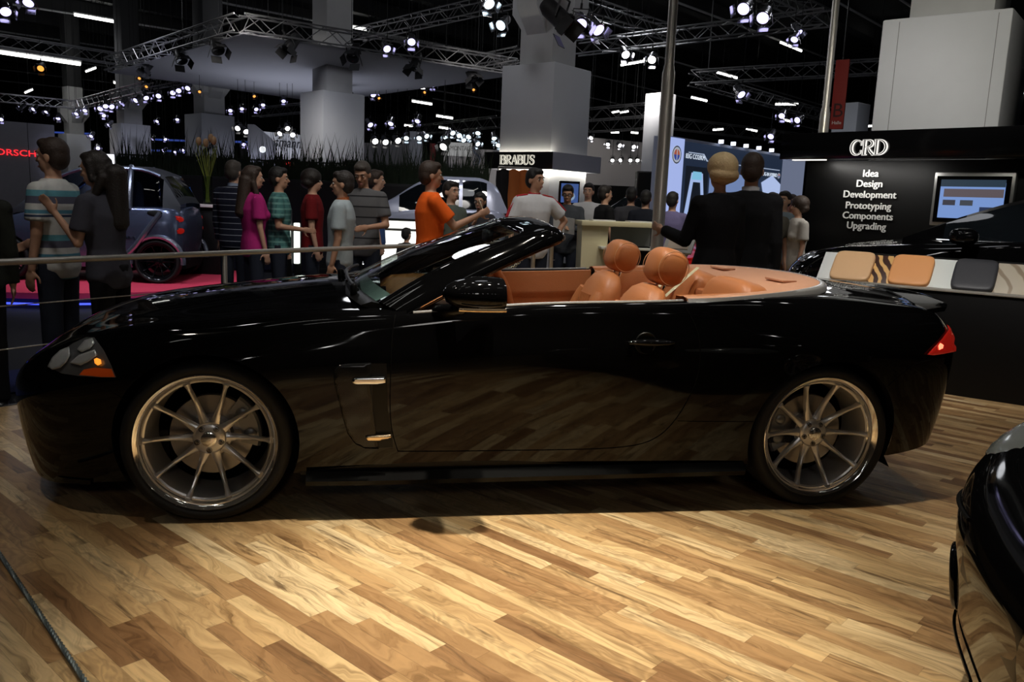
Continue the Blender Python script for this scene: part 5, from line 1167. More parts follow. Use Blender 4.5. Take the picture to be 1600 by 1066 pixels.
# black car cropped by the lower right corner
NA = math.radians(-18); no = (2.025,1.545,0)
NC = [(-.94,0,.13,.68,.11),(-.936,.22,.13,.69,.11),(-.925,.42,.13,.71,.11),(-.89,.60,.13,.74,.11),(-.79,.75,.14,.78,.10),(-.52,.86,.15,.83,.10),(-.15,.90,.17,.86,.11),(.2,.91,.19,.86,.11),(.7,.91,.20,.90,.08),(1.2,.91,.2,.94,.06),(1.7,.91,.2,.96,.06),(2.3,.915,.215,.95,.06),(2.8,.93,.22,.96,.09),(3.2,.915,.23,.96,.12),(3.5,.85,.25,.95,.12),(3.72,.72,.27,.94,.10),(3.82,.5,.29,.94,.07),(3.86,.25,.3,.95,.05),(3.87,0,.3,.95,.05)]
ncar, nbvh, _ = other_car('gloss black car nose cropped by the lower right corner of the picture', no, NA, M('near_black_paint', (.0025,.0025,.0028), .05, spec=.10), NC, bz, BCAB, (0,2.75), .34, .86, None,
   [('headlight', M('near_head_lamp', (.20,.22,.22), .15, .3), (1,-1.1,-.35), (-.60,.70,.72), (.27,.12,.04), True)], tub=True)
for sg in (-1,1):
    d = Vector((1,-sg*.10,0)).normalized(); h = nbvh.ray_cast(Vector((-.83,sg*.54,.33))-d*2, d)
    if h[0]:
        nn = h[1] if h[1].dot(d) < 0 else -h[1]; q = nn.to_track_quat('Z','Y').to_matrix().to_4x4(); q.translation = h[0]
        mb = MB(); mb.lathe([(.088+.013*math.cos(a), .013*math.sin(a)) for a in np.linspace(0,2*PI,11)[:-1]], 36, q, loop=True); rg = mb.build('fog_lamp', PAINT, ncar)
        mb = MB(); mb.lathe([(.001,-.002),(.05,.003),(.086,.004)], 32, q); mb.build('fog_lens', M('dark_lens', (.01,.01,.012), .03, spec=.8), rg)
    rs = []
    for u in np.linspace(0,1,14):
        v = sg*(.10+.66*u); h = nbvh.ray_cast(Vector((-3,v,.235-.03*u)), Vector((1,0,0)))[0]
        if h: rs.append(h+Vector((-.012,0,0)))
    mb = MB(); mb.tube(rs, .005, 8); mb.build('bumper_strip', PAINT, ncar)
    rs = [x for x in (nbvh.ray_cast(Vector((-3,sg*v,z)), Vector((1,0,0)))[0] for v, z in np.column_stack([np.linspace(.30,.80,12), np.linspace(.585,.55,12)])) if x]
    mb = MB(); mb.tube([p+Vector((-.004,sg*.004,0)) for p in rs], .006, 6); mb.build('panel_gap', GAP, ncar)
    mb = MB(); mb.ell((.86,sg*.98,.985), (.11,.09,.07), 18, 10, e=.8); mb.caps((.85,sg*.9,.93), (.8,sg*.8,.91), .025); mb.build('door_mirror', PAINT, ncar)
mb = MB(); mb.box((-.90,0,.50), (.07,.60,.14), bev=.02); mb.build('grille', DARKPL, ncar)

# ---------------------------------------------------------------- middle distance
def place(px, py, d, z=None):
    p = atd(px, py, d); return Vector((p[0], p[1], p[2] if z is None else z))
# terrace with a reed planter
ter = MB(); ter.box((-4.3,20.2,.15), (10.5,8.3,.5)); struct('terrace_floor', ter, M('terrace_dark', (.012,.012,.013), .8))
pa, pb = atd(176,300,15.0), atd(762,310,15.3); pa[2] = pb[2] = 0; PM = frame_to(pa, pb); PL = float(np.linalg.norm(pb-pa))
t = thing('planter', 'long dark planter wall carrying the tall reeds in the background', 'planter', (pa+pb)/2); PI_ = t.matrix_basis.inverted() @ PM
mb = MB(); mb.box((PL/2,.75,-.2), (PL,1.7,.5), PI_, bev=.01); mb.build('trough', M('planter_black', (.010,.010,.011), .6), t)
for k in range(6):
    mb = MB(); mb.box((PL*(k+.5)/6,.75,.056), (PL/6-.02,1.6,.012), PI_); mb.build('cladding_panel', M('planter_panel', (.016,.016,.017), .45), t)
mb = MB(); rnd = random.Random(3)
for k in range(5200):
    x = rnd.random()*PL; tall = rnd.random() < .10; h = rnd.uniform(.22,.48) if not tall else rnd.uniform(.55,.95); dz = rnd.uniform(-.40,-.02); b = PM @ Vector((x, 1.58, dz-.05)); a = rnd.uniform(-.20,.20)*(1.3 if tall else 1); w = rnd.uniform(.006,.013); c = rnd.uniform(-.1,.1)
    q = [b+Vector((-w,0,0)), b+Vector((w,0,0)), b+Vector((w*.7+a*h*.4,c*h*.5,h*.55)), b+Vector((a*h,c*h,h)), b+Vector((-w*.7+a*h*.4,c*h*.5,h*.55))]; mb.add(q, [(0,1,2,3,4)])
o = mb.build('reed_bed', M('reed_green', (.018,.035,.012), .7, var=.4), None, 0, fix=False); tag(o, 'bed of tall dark green reeds along the planter in the background', 'reeds'); o['kind'] = 'stuff'
t = thing('railing', 'thin dark railing of the terrace behind the reeds', 'railing', PM @ Vector((PL/2,1.95,-.35)))
Q = t.matrix_basis.inverted() @ PM
for z in (1.93,1.75):
    mb = MB(); mb.tube([Q @ Vector((.0,z,-.35)), Q @ Vector((PL,z,-.35))], .016, 6); mb.build('rail', M('dark_rail', (.05,.05,.045), .4, .6), t)
for k in range(8):
    mb = MB(); mb.tube([Q @ Vector((PL*k/7,.35,-.35)), Q @ Vector((PL*k/7,1.95,-.35))], .016, 6); mb.build('post', M('dark_rail'), t)
# bar with vase and bottle
p = place(312,319,12.6); t = thing('bar_counter', 'dark bar counter with a pale top behind the red podium', 'counter', (p.x,p.y,-.1)); hT = p.z+.1
mb = MB(); mb.box((.02,0,hT-.02), (.72,.5,.04), bev=.006); mb.build('top', M('pale_bar_top', (.62,.52,.50), .4), t)
mb = MB(); mb.box((.08,.02,(hT-.04)/2), (.56,.42,hT-.04), bev=.01); mb.build('base', MATB, t)
mb = MB(); mb.prism([(-.29,hT-.09),(-.19,hT-.09),(-.10,hT-.50),(-.13,hT-.50)], .02, RX(PI/2)@TR(0,0,.215)); mb.build('light_panel', emit('greenish_light_panel', (.85,1,.72), 3.0, True), t)
v = Vector((p.x+.10,p.y+.06,p.z)); t = thing('vase', 'tall glass vase of yellow-green stems and orange flowers on the bar', 'vase', v)
mb = MB(); mb.lathe([(.001,.005),(.062,.005),(.066,.02),(.072,.42),(.069,.42),(.062,.03),(.001,.03)], 24); mb.build('glass', glass_mat('vase_glass', (.75,.8,.7)), t)
mb = MB(); rnd = random.Random(5)
for k in range(16):
    a = rnd.uniform(0,2*PI); mb.tube([(.03*math.cos(a),.03*math.sin(a),.03),(.04*math.cos(a+2),.04*math.sin(a+2),.40),(.16*math.cos(a+2.3),.16*math.sin(a+2.3),.72+.2*rnd.random())], .006, 5)
mb.build('stems', M('stem_yellow_green', (.22,.25,.03), .6), t)
for k, (x, y, z) in enumerate(((-.10,-.05,.86),(.02,-.08,.84),(.12,-.02,.88),(.05,.05,.92))):
    mb = MB(); mb.lathe([(.001,0),(.03,.02),(.042,.06),(.035,.11),(.015,.13)], 12, TR(x,y,z)); mb.build('flower', M('orange_petal', (.50,.28,.12), .5), t)
v = Vector((p.x-.13,p.y-.05,p.z)); t = thing('bottle', 'blue bottle standing on the bar top', 'bottle', v)
mb = MB(); mb.lathe([(.001,.0),(.042,.002),(.044,.15),(.036,.19),(.016,.22),(.016,.255)], 20); mb.build('body', M('blue_bottle', (.03,.10,.36), .15), t); mb = MB(); mb.lathe([(.018,.25),(.018,.28),(.001,.282)], 14); mb.build('cap', DARKPL, t)
v = Vector((p.x-.24,p.y-.08,p.z)); mb = MB()
for dx, dy, r in ((0,0,.045),(.06,.02,.04),(.03,-.05,.035)): mb.ell((v.x+dx,v.y+dy,v.z+r*.8), (r,r,r*.8), 12, 8)
o = mb.build('napkin', M('pale_pink_napkin', (.6,.42,.36), .8)); tag(o, 'crumpled pale napkin left of the blue bottle', 'napkin')
# bright white light panel
a, b = place(592,400,11.0,0), place(694,400,11.0,0); LM = frame_to(a,b); w = (b-a).length; z0_, z1_ = float(atd(592,421,11)[2]), float(atd(592,344,11)[2])
t = thing('light_wall', 'bright white backlit panel with a dark frame behind the orange-shirted man', 'light panel', (a+b)/2); L2 = t.matrix_basis.inverted() @ LM
mb = MB(); mb.box((w/2,(z0_+z1_)/2-.1,-.10), (w+.06,z1_-z0_+.26,.14), L2, bev=.01); mb.box((w/2,(z0_-.1)/2-.05,-.12), (w,z0_-.13+.1,.10), L2); mb.build('frame', MATB, t)
mb = MB(); mb.box((w/2,(z0_+z1_)/2,-.02), (w,z1_-z0_,.02), L2); mb.build('light_face', emit('backlit_white', (1,.99,.92), 1.5, True), t)
mb = MB(); mb.tube([L2 @ Vector((-.1,float(atd(592,357,11)[2]),.10)), L2 @ Vector((w+.2,float(atd(592,357,11)[2]),.10))], .016, 8); mb.build('front_rail', M('dark_rail'), t)
# second small lit fixtures between the visitors (white-lit display posts)
for px, y0, y1, d, lab in ((449,327,372,10.6,'narrow white-lit post right of the man in the green checked shirt'),(464,348,412,10.9,'short white-lit display post left of the person in dark red')):
    a = place(px,y1,d); h = float(atd(px,y0,d)[2])-a.z; t = thing('light_post', lab, 'light', (a.x,a.y,-.1)); mb = MB(); mb.box((0,0,a.z+.1+h/2), (.07,.07,h), bev=.01); mb.build('lamp_face', emit('post_white', (.9,1,.9), 1.6, True), t)
    mb = MB(); mb.box((0,.05,(a.z+.1+h)/2), (.09,.04,a.z+.1+h)); mb.build('post', DARKPL, t)
# reception desk
a, b = place(908,350,10.5,0), place(1033,350,10.6,0); DM = frame_to(a,b); w = (b-a).length; CR = M('cream_laminate', (.62,.56,.36), .45); zt = float(atd(970,347,10.55)[2])
t = thing('reception_desk', 'cream reception desk with a raised top behind the convertible seats', 'desk', Vector(((a.x+b.x)/2,(a.y+b.y)/2,-.1))); D2 = t.matrix_basis.inverted() @ DM
mb = MB(); mb.box((w/2,zt-.03,-.2), (w,.06,.50), D2, bev=.006); mb.build('raised_top', CR, t)
mb = MB(); mb.prism([(.03,-.1),(.34,-.1),(.36,zt-.06),(.02,zt-.06)], .36, D2 @ TR(0,0,-.38)); mb.build('side_panel', CR, t)
mb = MB(); mb.box((w/2+.18,.84,-.10), (w-.12,.03,.55), D2, bev=.004); mb.build('lower_shelf', M('white_shelf', (.62,.62,.56), .4), t)
mb = MB(); mb.box((w/2+.36,.36,-.12), (.62,.92,.40), D2, bev=.006); mb.build('dark_cabinet', MATB, t)
mb = MB(); mb.box((w/2+.02,.36,-.16), (.10,.92,.36), D2); mb.build('divider', CR, t)
mb = MB(); mb.box((w/2+.2,.98,-.30), (w-.5,.26,.01), D2); mb.build('back_panel', M('grey_glass_panel', (.22,.23,.22), .3), t)
v = DM @ Vector((.45,.855,.05)); t = thing('cup', 'small white cup on the lower shelf of the cream desk', 'cup', v)
mb = MB(); mb.lathe([(.001,.004),(.034,.0),(.044,.085),(.040,.085),(.032,.012),(.001,.012)], 20); mb.build('cup_body', M('white_china', (.6,.6,.55), .3), t)
for k, (x, y, lab) in enumerate(((.30,zt,'stack of brochures on the left of the raised desk top'),(.78,zt,'stack of white brochures on the right of the raised desk top'),(.72,.855,'dark folder lying on the lower shelf of the cream desk'))):
    mb = MB(); mb.box((0,0,.008), (.30,.20,.016), DM @ TR(x,y,-.16 if y > 1 else .02) @ RX(-PI/2) @ RZ(.1)); o = mb.build('brochure_stack' if k < 2 else 'folder', M('white_paper', (.7,.7,.68), .6) if k < 2 else DARKPL); tag(o, lab, 'paper')
# brochure lectern on a bent leg
p = place(1062,380,9.4); t = thing('brochure_stand', 'grey slanted brochure stand on a bent steel leg, left of the suited pair', 'stand', (p.x,p.y,-.1)); X = TR(0,0,p.z+.1) @ RZ(-.5) @ RX(math.radians(48))
mb = MB(); mb.box((0,0,0), (.34,.30,.03), X, bev=.006); bd_ = mb.build('board', M('grey_board', (.33,.33,.30), .5), t)
mb = MB(); mb.box((0,0,.018), (.24,.20,.008), X); mb.build('sheet', M('beige_sheet', (.42,.34,.26), .6), bd_)
mb = MB(); zz = p.z+.1; mb.tube([(.22,-.05,zz+.10),(.16,-.03,zz+.02),(.08,0,zz-.15),(.05,0,zz-.4),(.05,0,.03)], .016, 10); mb.lathe([(.001,.02),(.16,.015),(.16,0),(.001,0)], 24, TR(.05,0,0)); mb.build('leg', STEEL2, t)
# booklet in the reader's hands
hd = HANDS['black-haired man in a dark shirt reading a white brochure']; c = (hd[-1]+hd[1])/2; 
mb = MB()
for s in (-1,1): mb.box((s*.075,0,.04), (.15,.006,.22), TR(*c) @ RZ(math.radians(262-90)) @ RX(math.radians(-18)) @ RZ(s*.35))
o = mb.build('brochure', M('white_paper')); tag(o, 'open white brochure in the hands of the black-haired reader', 'brochure')
hd = HANDS['man in an orange tee pointing with a raised forearm'][1]; mb = MB(); mb.caps(hd+Vector((0,0,-.03)), hd+Vector((-.06,0,.11)), .006); o = mb.build('pen', M('pale_pen', (.6,.5,.35), .4)); tag(o, 'thin pale pen in the raised hand of the orange-shirted man', 'pen')
# monitor with blue picture, loudspeaker
a, b = place(872,300,14.2), place(906,300,14.2); t = thing('monitor', 'black monitor with a blue picture under the signboard box', 'monitor', (a+b)/2); w = (b-a).length
mb = MB(); mb.box((0,0,-.02), (w,.06,.40), RZ(.35), bev=.006); mb.build('frame', GLB, t)
mb = MB(); mb.box((0,-.032,-.02), (w*.86,.006,.32), RZ(.35)); s_ = mb.build('screen', emit('blue_screen', (.06,.12,.35), .7), t)
mb = MB(); mb.ell((.0,-.037,-.07), (.10,.003,.08), 16, 8, RZ(.35)); mb.build('picture', emit('pale_picture', (.35,.5,.7), .6), s_)
mb = MB(); mb.caps((0,.02,-.2), (0,.02,-(a.z+.1)), .025); mb.build('stand', DARKPL, t)
p = place(1006,289,13.6); t = thing('loudspeaker', 'black loudspeaker on a pole left of the steel mast', 'speaker', (p.x,p.y,-.1)); z = p.z+.1
mb = MB(); mb.box((0,0,z), (.27,.25,.43), bev=.015); mb.build('cabinet', M('black_speaker', (.008,.008,.008), .6), t); mb = MB(); mb.box((0,-.127,z), (.23,.006,.38)); mb.build('grille', DARKPL, t)
mb = MB(); mb.caps((0,0,.02), (0,0,z-.2), .018); mb.lathe([(.001,.02),(.2,.015),(.2,0),(.001,0)], 20); mb.build('pole', DARKPL, t)
# garments on a rail below the signboard
p = place(806,300,14.6); t = thing('clothes_rail', 'clothes rail below the signboard with serif letters', 'rail', (p.x,p.y,-.1)); zt = float(atd(806,262,14.6)[2])+.1
mb = MB(); mb.tube([(-.32,0,zt),(.32,0,zt)], .014, 8); 
for s in (-.32,.32): mb.tube([(s,0,zt),(s,0,0)], .014, 8); mb.tube([(s,-.2,.012),(s,.2,.012)], .014, 8)
mb.build('frame', STEEL2, t)
for dx, col, lab in ((-.22,(.012,.010,.010),'black overall on the left end of the clothes rail'),(-.05,(.42,.12,.03),'orange overall in the middle of the clothes rail'),(.14,(.48,.13,.03),'orange overall on the right of the clothes rail')):
    o_ = thing('hanging_overall', lab, 'garment', (p.x+dx,p.y,-.1)); rs = []; rnd = random.Random(int(dx*100)+50)
    for z, a_, b_ in ((zt-.03,.03,.02),(zt-.07,.12,.05),(zt-.25,.13,.07),(zt-.55,.12,.07),(zt-.85,.13,.08),(zt-1.05,.12,.07)): rs.append([(a_*math.cos(q)*(1+.12*math.sin(5*q+z*9)), b_*math.sin(q)*(1+.25*math.sin(4*q+z*5)), z) for q in np.linspace(0,2*PI,25)[:-1]])
    mb = MB(); mb.rings(rs); mb.build('fabric', cloth('overall_%d' % int(dx*100+50), col), o_)
    mb = MB(); mb.tube([(0,0,zt-.04),(0,0,zt+.01)], .004, 5); mb.tube([(-.1,0,zt-.07),(0,0,zt-.035),(.1,0,zt-.07)], .004, 5); mb.build('hanger', STEEL2, o_)
# signboard box round the thick pillar
bp = Vector((brab_p[0],brab_p[1],0)); BX = TR(bp.x,bp.y,0) @ RZ(-GA+PI/2+.175); ztop, zbo = 2.28, 1.97; S_ = 1.58
t = thing('signboard', 'black box signboard with engraved white serif letters round the thick pillar', 'sign', (bp.x,bp.y,zbo)); B2 = t.matrix_basis.inverted() @ BX
fa = MB()
for k in range(4):
    X = B2 @ RZ(k*PI/2); mb = MB(); mb.box((0,-S_/2,(ztop+zbo)/2), (S_+.03,.04,ztop-zbo), X, bev=.004)
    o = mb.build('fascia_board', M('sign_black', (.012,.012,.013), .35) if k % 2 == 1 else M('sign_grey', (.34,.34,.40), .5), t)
def facing(k):                                             # outward normal of board k in the world
    return (BX.to_3x3() @ RZ(k*PI/2).to_3x3() @ Vector((0,-1,0)))
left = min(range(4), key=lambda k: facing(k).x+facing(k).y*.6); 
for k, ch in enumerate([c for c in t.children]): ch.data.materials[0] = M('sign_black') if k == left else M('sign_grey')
X = B2 @ RZ(left*PI/2) @ TR(.0,-S_/2-.021,(ztop+zbo)/2+.01) @ RX(PI/2)
mb = MB(); serif_caps(mb, 'BRABUS', .172, 0, .012, 1.1, .80); m2 = MB(); m2.add(mb.v, mb.f, X); sl = m2.build('lettering', emit('lit_sign_cream', (1,.95,.8), .95), t, 0)
mb = MB(); serif_caps(mb, 'BRABUS', .172, .012, .016, .34, .80); m2 = MB(); m2.add(mb.v, mb.f, X); m2.build('letter_inline', M('sign_black'), sl, 0)
for k in range(4):
    mb = MB(); mb.box((0,-S_/2+.12,zbo+.03), (S_-.3,.05,.03), B2 @ RZ(k*PI/2)); mb.build('light_strip', emit('sign_strip', (1,.95,.82), 3.0), t)
for k in range(4):
    q = BX @ RZ(k*PI/2) @ Vector((0,-S_/2+.16,0)); wq = BX @ RZ(k*PI/2) @ Vector((0,-.64,0))
    if k == left: area('sign_uplight', (q.x,q.y,zbo+.24), (wq.x,wq.y,3.0), 9, 1.5, .06, (1,.93,.76))
    area('sign_downlight', (q.x,q.y,zbo+.0), (wq.x,wq.y,1.0), 8, 1.5, .06, (1,.95,.82))
# screen wall with the round emblem
a, b = place(1042,255,13.0,0), place(1256,275,17.0,0); SM = frame_to(a,b); w = (b-a).length; zt, zb = 2.477, 1.0
fr = lambda px: min((abs((lambda q: 800+F*q[0]/q[2])(RC @ np.array([p[0], CAMH-1.9, p[1]]))-px), k*w) for k in np.linspace(0,1,600) for p in ((a+(b-a)*k),))[1]
t = thing('screen_wall', 'tall pale blue screen wall with a round emblem and dark car pictures', 'screen', (a+b)/2); S2 = t.matrix_basis.inverted() @ SM
mb = MB(); mb.box((w/2,(zt-.1)/2,-.14), (w,zt+.1,.26), S2, bev=.01); mb.build('case', M('pale_blue_case', (.40,.46,.62), .5), t)
x1, x2 = fr(1066), fr(1219)
mb = MB(); mb.box((x1/2,(zt+zb)/2-.01,.0), (x1-.02,zt-zb-.02,.02), S2); lp = mb.build('light_panel', emit('pale_blue_panel', (.42,.52,.92), .85), t)
mb = MB(); mb.box(((x2+w)/2,(zt+.1)/2-.1,.0), (w-x2-.04,zt-.02,.02), S2); mb.build('end_panel', emit('pale_end_panel', (.36,.42,.62), .36), t)
mb = MB(); mb.box(((x1+x2)/2,(zt+zb)/2-.02,.0), (x2-x1,zt-zb-.06,.02), S2); dp = mb.build('picture_panel', emit('dark_blue_picture', (.03,.05,.10), .45), t)
def pic(name, pts, col, e, z=.012):
    mb = MB(); mb.prism(pts, .004, S2 @ TR(0,0,z)); return mb.build(name, emit('p_%s_%d' % (name, int(col[2]*1000+e*77)), col, e), dp)
x = lambda px: fr(px)
pic('picture_block', [(x(1070),1.0),(x(1105),1.0),(x(1105),2.05),(x(1070),2.05)], (.02,.03,.05), .3)
pic('car_picture', [(x(1068),1.0),(x(1074),1.0),(x(1082),1.80),(x(1093),1.80),(x(1101),1.0),(x(1105),1.0),(x(1096),1.95),(x(1079),1.95)], (.45,.6,1), .75, .018)
pic('car_picture', [(x(1079),1.84),(x(1095),1.84),(x(1094),1.97),(x(1081),1.97)], (.25,.6,.85), .8, .02)
pic('picture_block', [(x(1108),1.0),(x(1180),1.0),(x(1180),2.0),(x(1108),2.0)], (.28,.40,.75), .55)
pic('car_picture', [(x(1188),1.9),(x(1204),2.05),(x(1218),1.9),(x(1218),1.2),(x(1200),1.3)], (.5,.62,.95), .8, .016)
pic('car_picture', [(x(1203),1.35),(x(1209),1.4),(x(1213),1.68),(x(1207),1.62)], (.01,.01,.02), .1, .022)
pic('title_line', [(x(1072),2.27),(x(1096),2.27),(x(1102),2.17),(x(1215),2.17),(x(1215),2.155),(x(1101),2.155),(x(1095),2.255),(x(1072),2.255)], (.5,.6,.8), .7, .016)
for s, px, z, h in (('83G CO2/KM',1083,2.20,.11),('PLUG-IN HYBRID',1199,2.06,.095)):
    tm = text_mb(s, h, .002); m2 = MB(); m2.add(tm.v, tm.f, S2 @ TR(x(px),z,.02)); m2.build('lettering', emit('screen_white', (.75,.85,1), .9), dp, 0)
for xx, zz, r in ((x(1054),2.20,.14),(x(1214.5),2.06,.055)):
    mb = MB(); mb.lathe([(.001,.004),(r,.004),(r,.0)], 40, S2 @ TR(xx,zz,.014)); em_ = mb.build('emblem', emit('emblem_pale', (.6,.65,.75), .6), t)
    mb = MB(); mb.lathe([(r*.86,.007),(r*.98,.007)], 40, S2 @ TR(xx,zz,.014)); mb.build('emblem_ring', emit('emblem_dark', (.02,.03,.08), .3), em_)
    for a0, a1, c in ((0,PI,(.55,.14,.08)),(PI,2*PI,(.05,.09,.45))):
        mb = MB(); mb.prism([(r*.62*math.cos(q), r*.62*math.sin(q)) for q in np.linspace(a0,a1,16)], .003, S2 @ TR(xx,zz,.019)); mb.build('emblem_half', emit('emb_%d' % int(c[0]*100), c, .6), em_)
    mb = MB(); mb.box((0,0,.0245), (r*.12,r*1.2,.002), S2 @ TR(xx,zz,0)); mb.build('emblem_bar', emit('emblem_pale'), em_)
for px in (1118,1137,1157,1177,1197,1216):
    mb = MB(); mb.box((x(px),zt+.03,.05), (.03,.06,.08), S2); mb.build('top_light', emit('cool_dot', (.8,.85,1), 2.5), t)

# ---------------------------------------------------------------- far stands and walls
def board(name, label, cat, quad, d0, d1, mat, thick=.12, zb=None):
    """upright board from photo columns: quad = px_left, px_right, y_top(left), y_bottom(left)"""
    x0, x1, yt, yb = quad; a, b = atd(x0,yt,d0), atd(x1,yt,d1); zt = float(a[2]); z0 = float(atd(x0,yb,d0)[2]) if zb is None else zb
    A, B_ = Vector((a[0],a[1],0)), Vector((b[0],b[1],0)); X = frame_to(A,B_); t = thing(name, label, cat, Vector(((A.x+B_.x)/2,(A.y+B_.y)/2,z0))); Y = t.matrix_basis.inverted() @ X; w = (B_-A).length
    mb = MB(); mb.box((w/2,(zt+z0)/2,-thick/2), (w,zt-z0,thick), Y); mb.build('panel', mat, t)
    if z0 > .3:
        for f in (.12,.88):
            mb = MB(); mb.box((w*f,(z0-.1)/2,-thick/2-.03), (.06,z0+.1,.05), Y); mb.build('support_post', DARKPL, t)
    return t, Y, w, z0, zt, A, B_
def on_board(bd, px, py, d):
    p = bd[0].matrix_basis.inverted() @ Vector(atd(px,py,d)); q = bd[1].inverted() @ p; return q.x, q.y
GW = M('grey_stand_wall', (.10,.10,.125), .7, var=.1); LW = M('light_stand_wall', (.42,.40,.40), .7, var=.05)
bd = board('stand_wall', 'dark grey stand wall with red lettering at far left', 'wall', (-30,84,186,320), 38, 40, GW, .4, -.1)
xx, yy = on_board(bd, 28, 239, 38.8); tm = text_mb('PORSCHE', .40, .02, sx=1.28, space=1.02); m2 = MB(); m2.add(tm.v, tm.f, bd[1] @ TR(xx+.02,yy,.03)); m2.build('lettering', emit('red_lit_letters', (1,.02,.03), 1.6), bd[0], 0)
mb = MB(); mb.box((bd[2]*.62,(bd[4]+bd[3])/2,.003), (.02,bd[4]-bd[3],.006), bd[1]); mb.build('panel_joint', GAP, bd[0])
board('backlit_screen', 'overexposed white screen beside the second white pillar', 'screen', (143,176,240,261), 30, 30, emit('cool_white_screen', (.85,.88,1), 3.2), .1)
board('backlit_screen', 'low glowing strip below the overexposed white screen', 'screen', (174,202,273,278), 24, 24, emit('warm_white_strip', (1,.9,.75), 1.6), .08)
bw = board('sign_panel', 'white sign panel with slanted dark lettering left of the broad pillar', 'sign', (408,472,205,246), 24.5, 25.5, M('white_sign', (.72,.72,.72), .6), .1)
xx, yy = on_board(bw, 425, 222, 24.9); tm = text_mb('wiesmann', .42, .006, shear=.25, sx=.86); m2 = MB(); m2.add(tm.v, tm.f, bw[1] @ TR(xx+.22,yy,.012)); m2.build('lettering', M('dark_sign_ink', (.03,.03,.035), .6), bw[0], 0)
p = atd(410,225,23.5); t = thing('gable_panel', 'slanted silver gable panel with a small round lamp, behind the reeds', 'panel', p)
mb = MB(); mb.prism([(-.38,-.6),(.40,-.6),(.40,.06),(-.20,.52),(-.38,.52)], .10, RX(PI/2)); mb.build('sheet', M('silver_sheet', (.40,.41,.47), .35, .8), t)
mb = MB(); mb.ell((.04,-.12,-.16), (.09,.03,.09), 16, 8); mb.build('round_lamp', emit('round_lamp_white', (.9,.95,1), 2.2), t)
mb = MB(); mb.box((0,.08,-(p[2]+.1)/2-.25), (.08,.06,p[2]-.4)); mb.build('support_post', DARKPL, t)
board('light_bar', 'short red glowing bar behind the reeds', 'light', (437,455,252,258), 18.0, 18.0, emit('red_glow', (1,.05,.04), 1.2), .06)
board('stand_wall', 'plain grey stand wall between the broad pillar and the slim far pillar', 'wall', (566,642,223,262), 33, 33, M('mid_grey_wall', (.22,.21,.22), .7), .3, -.1)
bl = board('stand_wall', 'white stand wall with a curled grey emblem and slanted bars left of the signboard', 'wall', (694,785,231,296), 27, 27, LW, .3, -.1)
xx, yy = on_board(bl, 745, 250, 27); mb = MB(); P = spline([(.10,.42),(-.06,.46),(-.12,.30),(.0,.16),(.10,.02),(.02,-.14),(-.12,-.12),(-.05,.0)], np.linspace(0,7,40)); ribbon(mb, [tuple(q) for q in P], .05, 0, .006)
m2 = MB(); m2.add(mb.v, mb.f, bl[1] @ TR(xx,yy,.005)); m2.build('emblem', M('grey_emblem', (.22,.24,.32), .6), bl[0], 0)
for k in range(4):
    mb = MB(); mb.prism([(0,-.20),(.05,-.20),(.14,.16),(.09,.16)], .006, bl[1] @ TR(xx+.24+.13*k,yy,.005)); mb.build('slanted_bar', M('grey_emblem'), bl[0])
bm2 = board('sign_panel', 'small pale sign with thin grey capitals above the white stand wall', 'sign', (695,738,222,243), 25.5, 25.5, M('pale_sign', (.50,.52,.52), .6), .06)
xx, yy = on_board(bm2, 718, 232, 25.5); tm = text_mb('E-MONTAGE', .20, .004, sx=.72); m2 = MB(); m2.add(tm.v, tm.f, bm2[1] @ TR(xx,yy,.008)); m2.build('lettering', M('grey_ink', (.10,.10,.10), .6), bm2[0], 0)
board('stand_wall', 'broad light grey stand wall right of the thick pillar', 'wall', (916,1040,214,300), 29, 31, M('warm_grey_wall', (.30,.285,.285), .7), .3, -.1)
board('stand_wall', 'low black stand wall below the broad light grey wall', 'wall', (905,1010,288,330), 20, 20, MATB, .3, -.1)
board('stand_wall', 'slim white partition at the slim far pillar left of centre', 'wall', (640,660,205,262), 30, 30, M('white_partition', (.45,.46,.50), .7), .3, -.1)
board('stand_wall', 'narrow dark red partition beside the white partition', 'wall', (672,680,224,262), 29, 29, M('dark_red_wall', (.25,.03,.03), .7), .3, -.1)
for px0, px1, y, d in ((176,232,208,46),(234,292,220,48),(232,292,236,44),(150,176,222,50)):
    pass
for k, (px0, px1, y, d) in enumerate(((84,143,208,52),(236,292,219,50),(236,292,236,46),(366,392,222,44))):
    a, b = atd(px0,y,d), atd(px1,y,d); o = thing('light_strip', '', '', ((a[0]+b[0])/2,(a[1]+b[1])/2,-.1)); zc = float(a[2]+b[2])/2+.1
    mb = MB(); mb.box((0,0,zc), (abs(b[0]-a[0]),.1,.10)); mb.build('strip', emit('deep_blue_strip', (.05,.10,.5), .5), o); mb = MB(); mb.box((0,.12,zc/2), (.3,.12,zc)); mb.build('mast', DARKPL, o); tag(o, ['thin blue light strip right of the red lettering wall','upper thin blue light strip left of the vase pillar','lower thin blue light strip left of the vase pillar','thin blue light strip right of the vase pillar'][k], 'light')

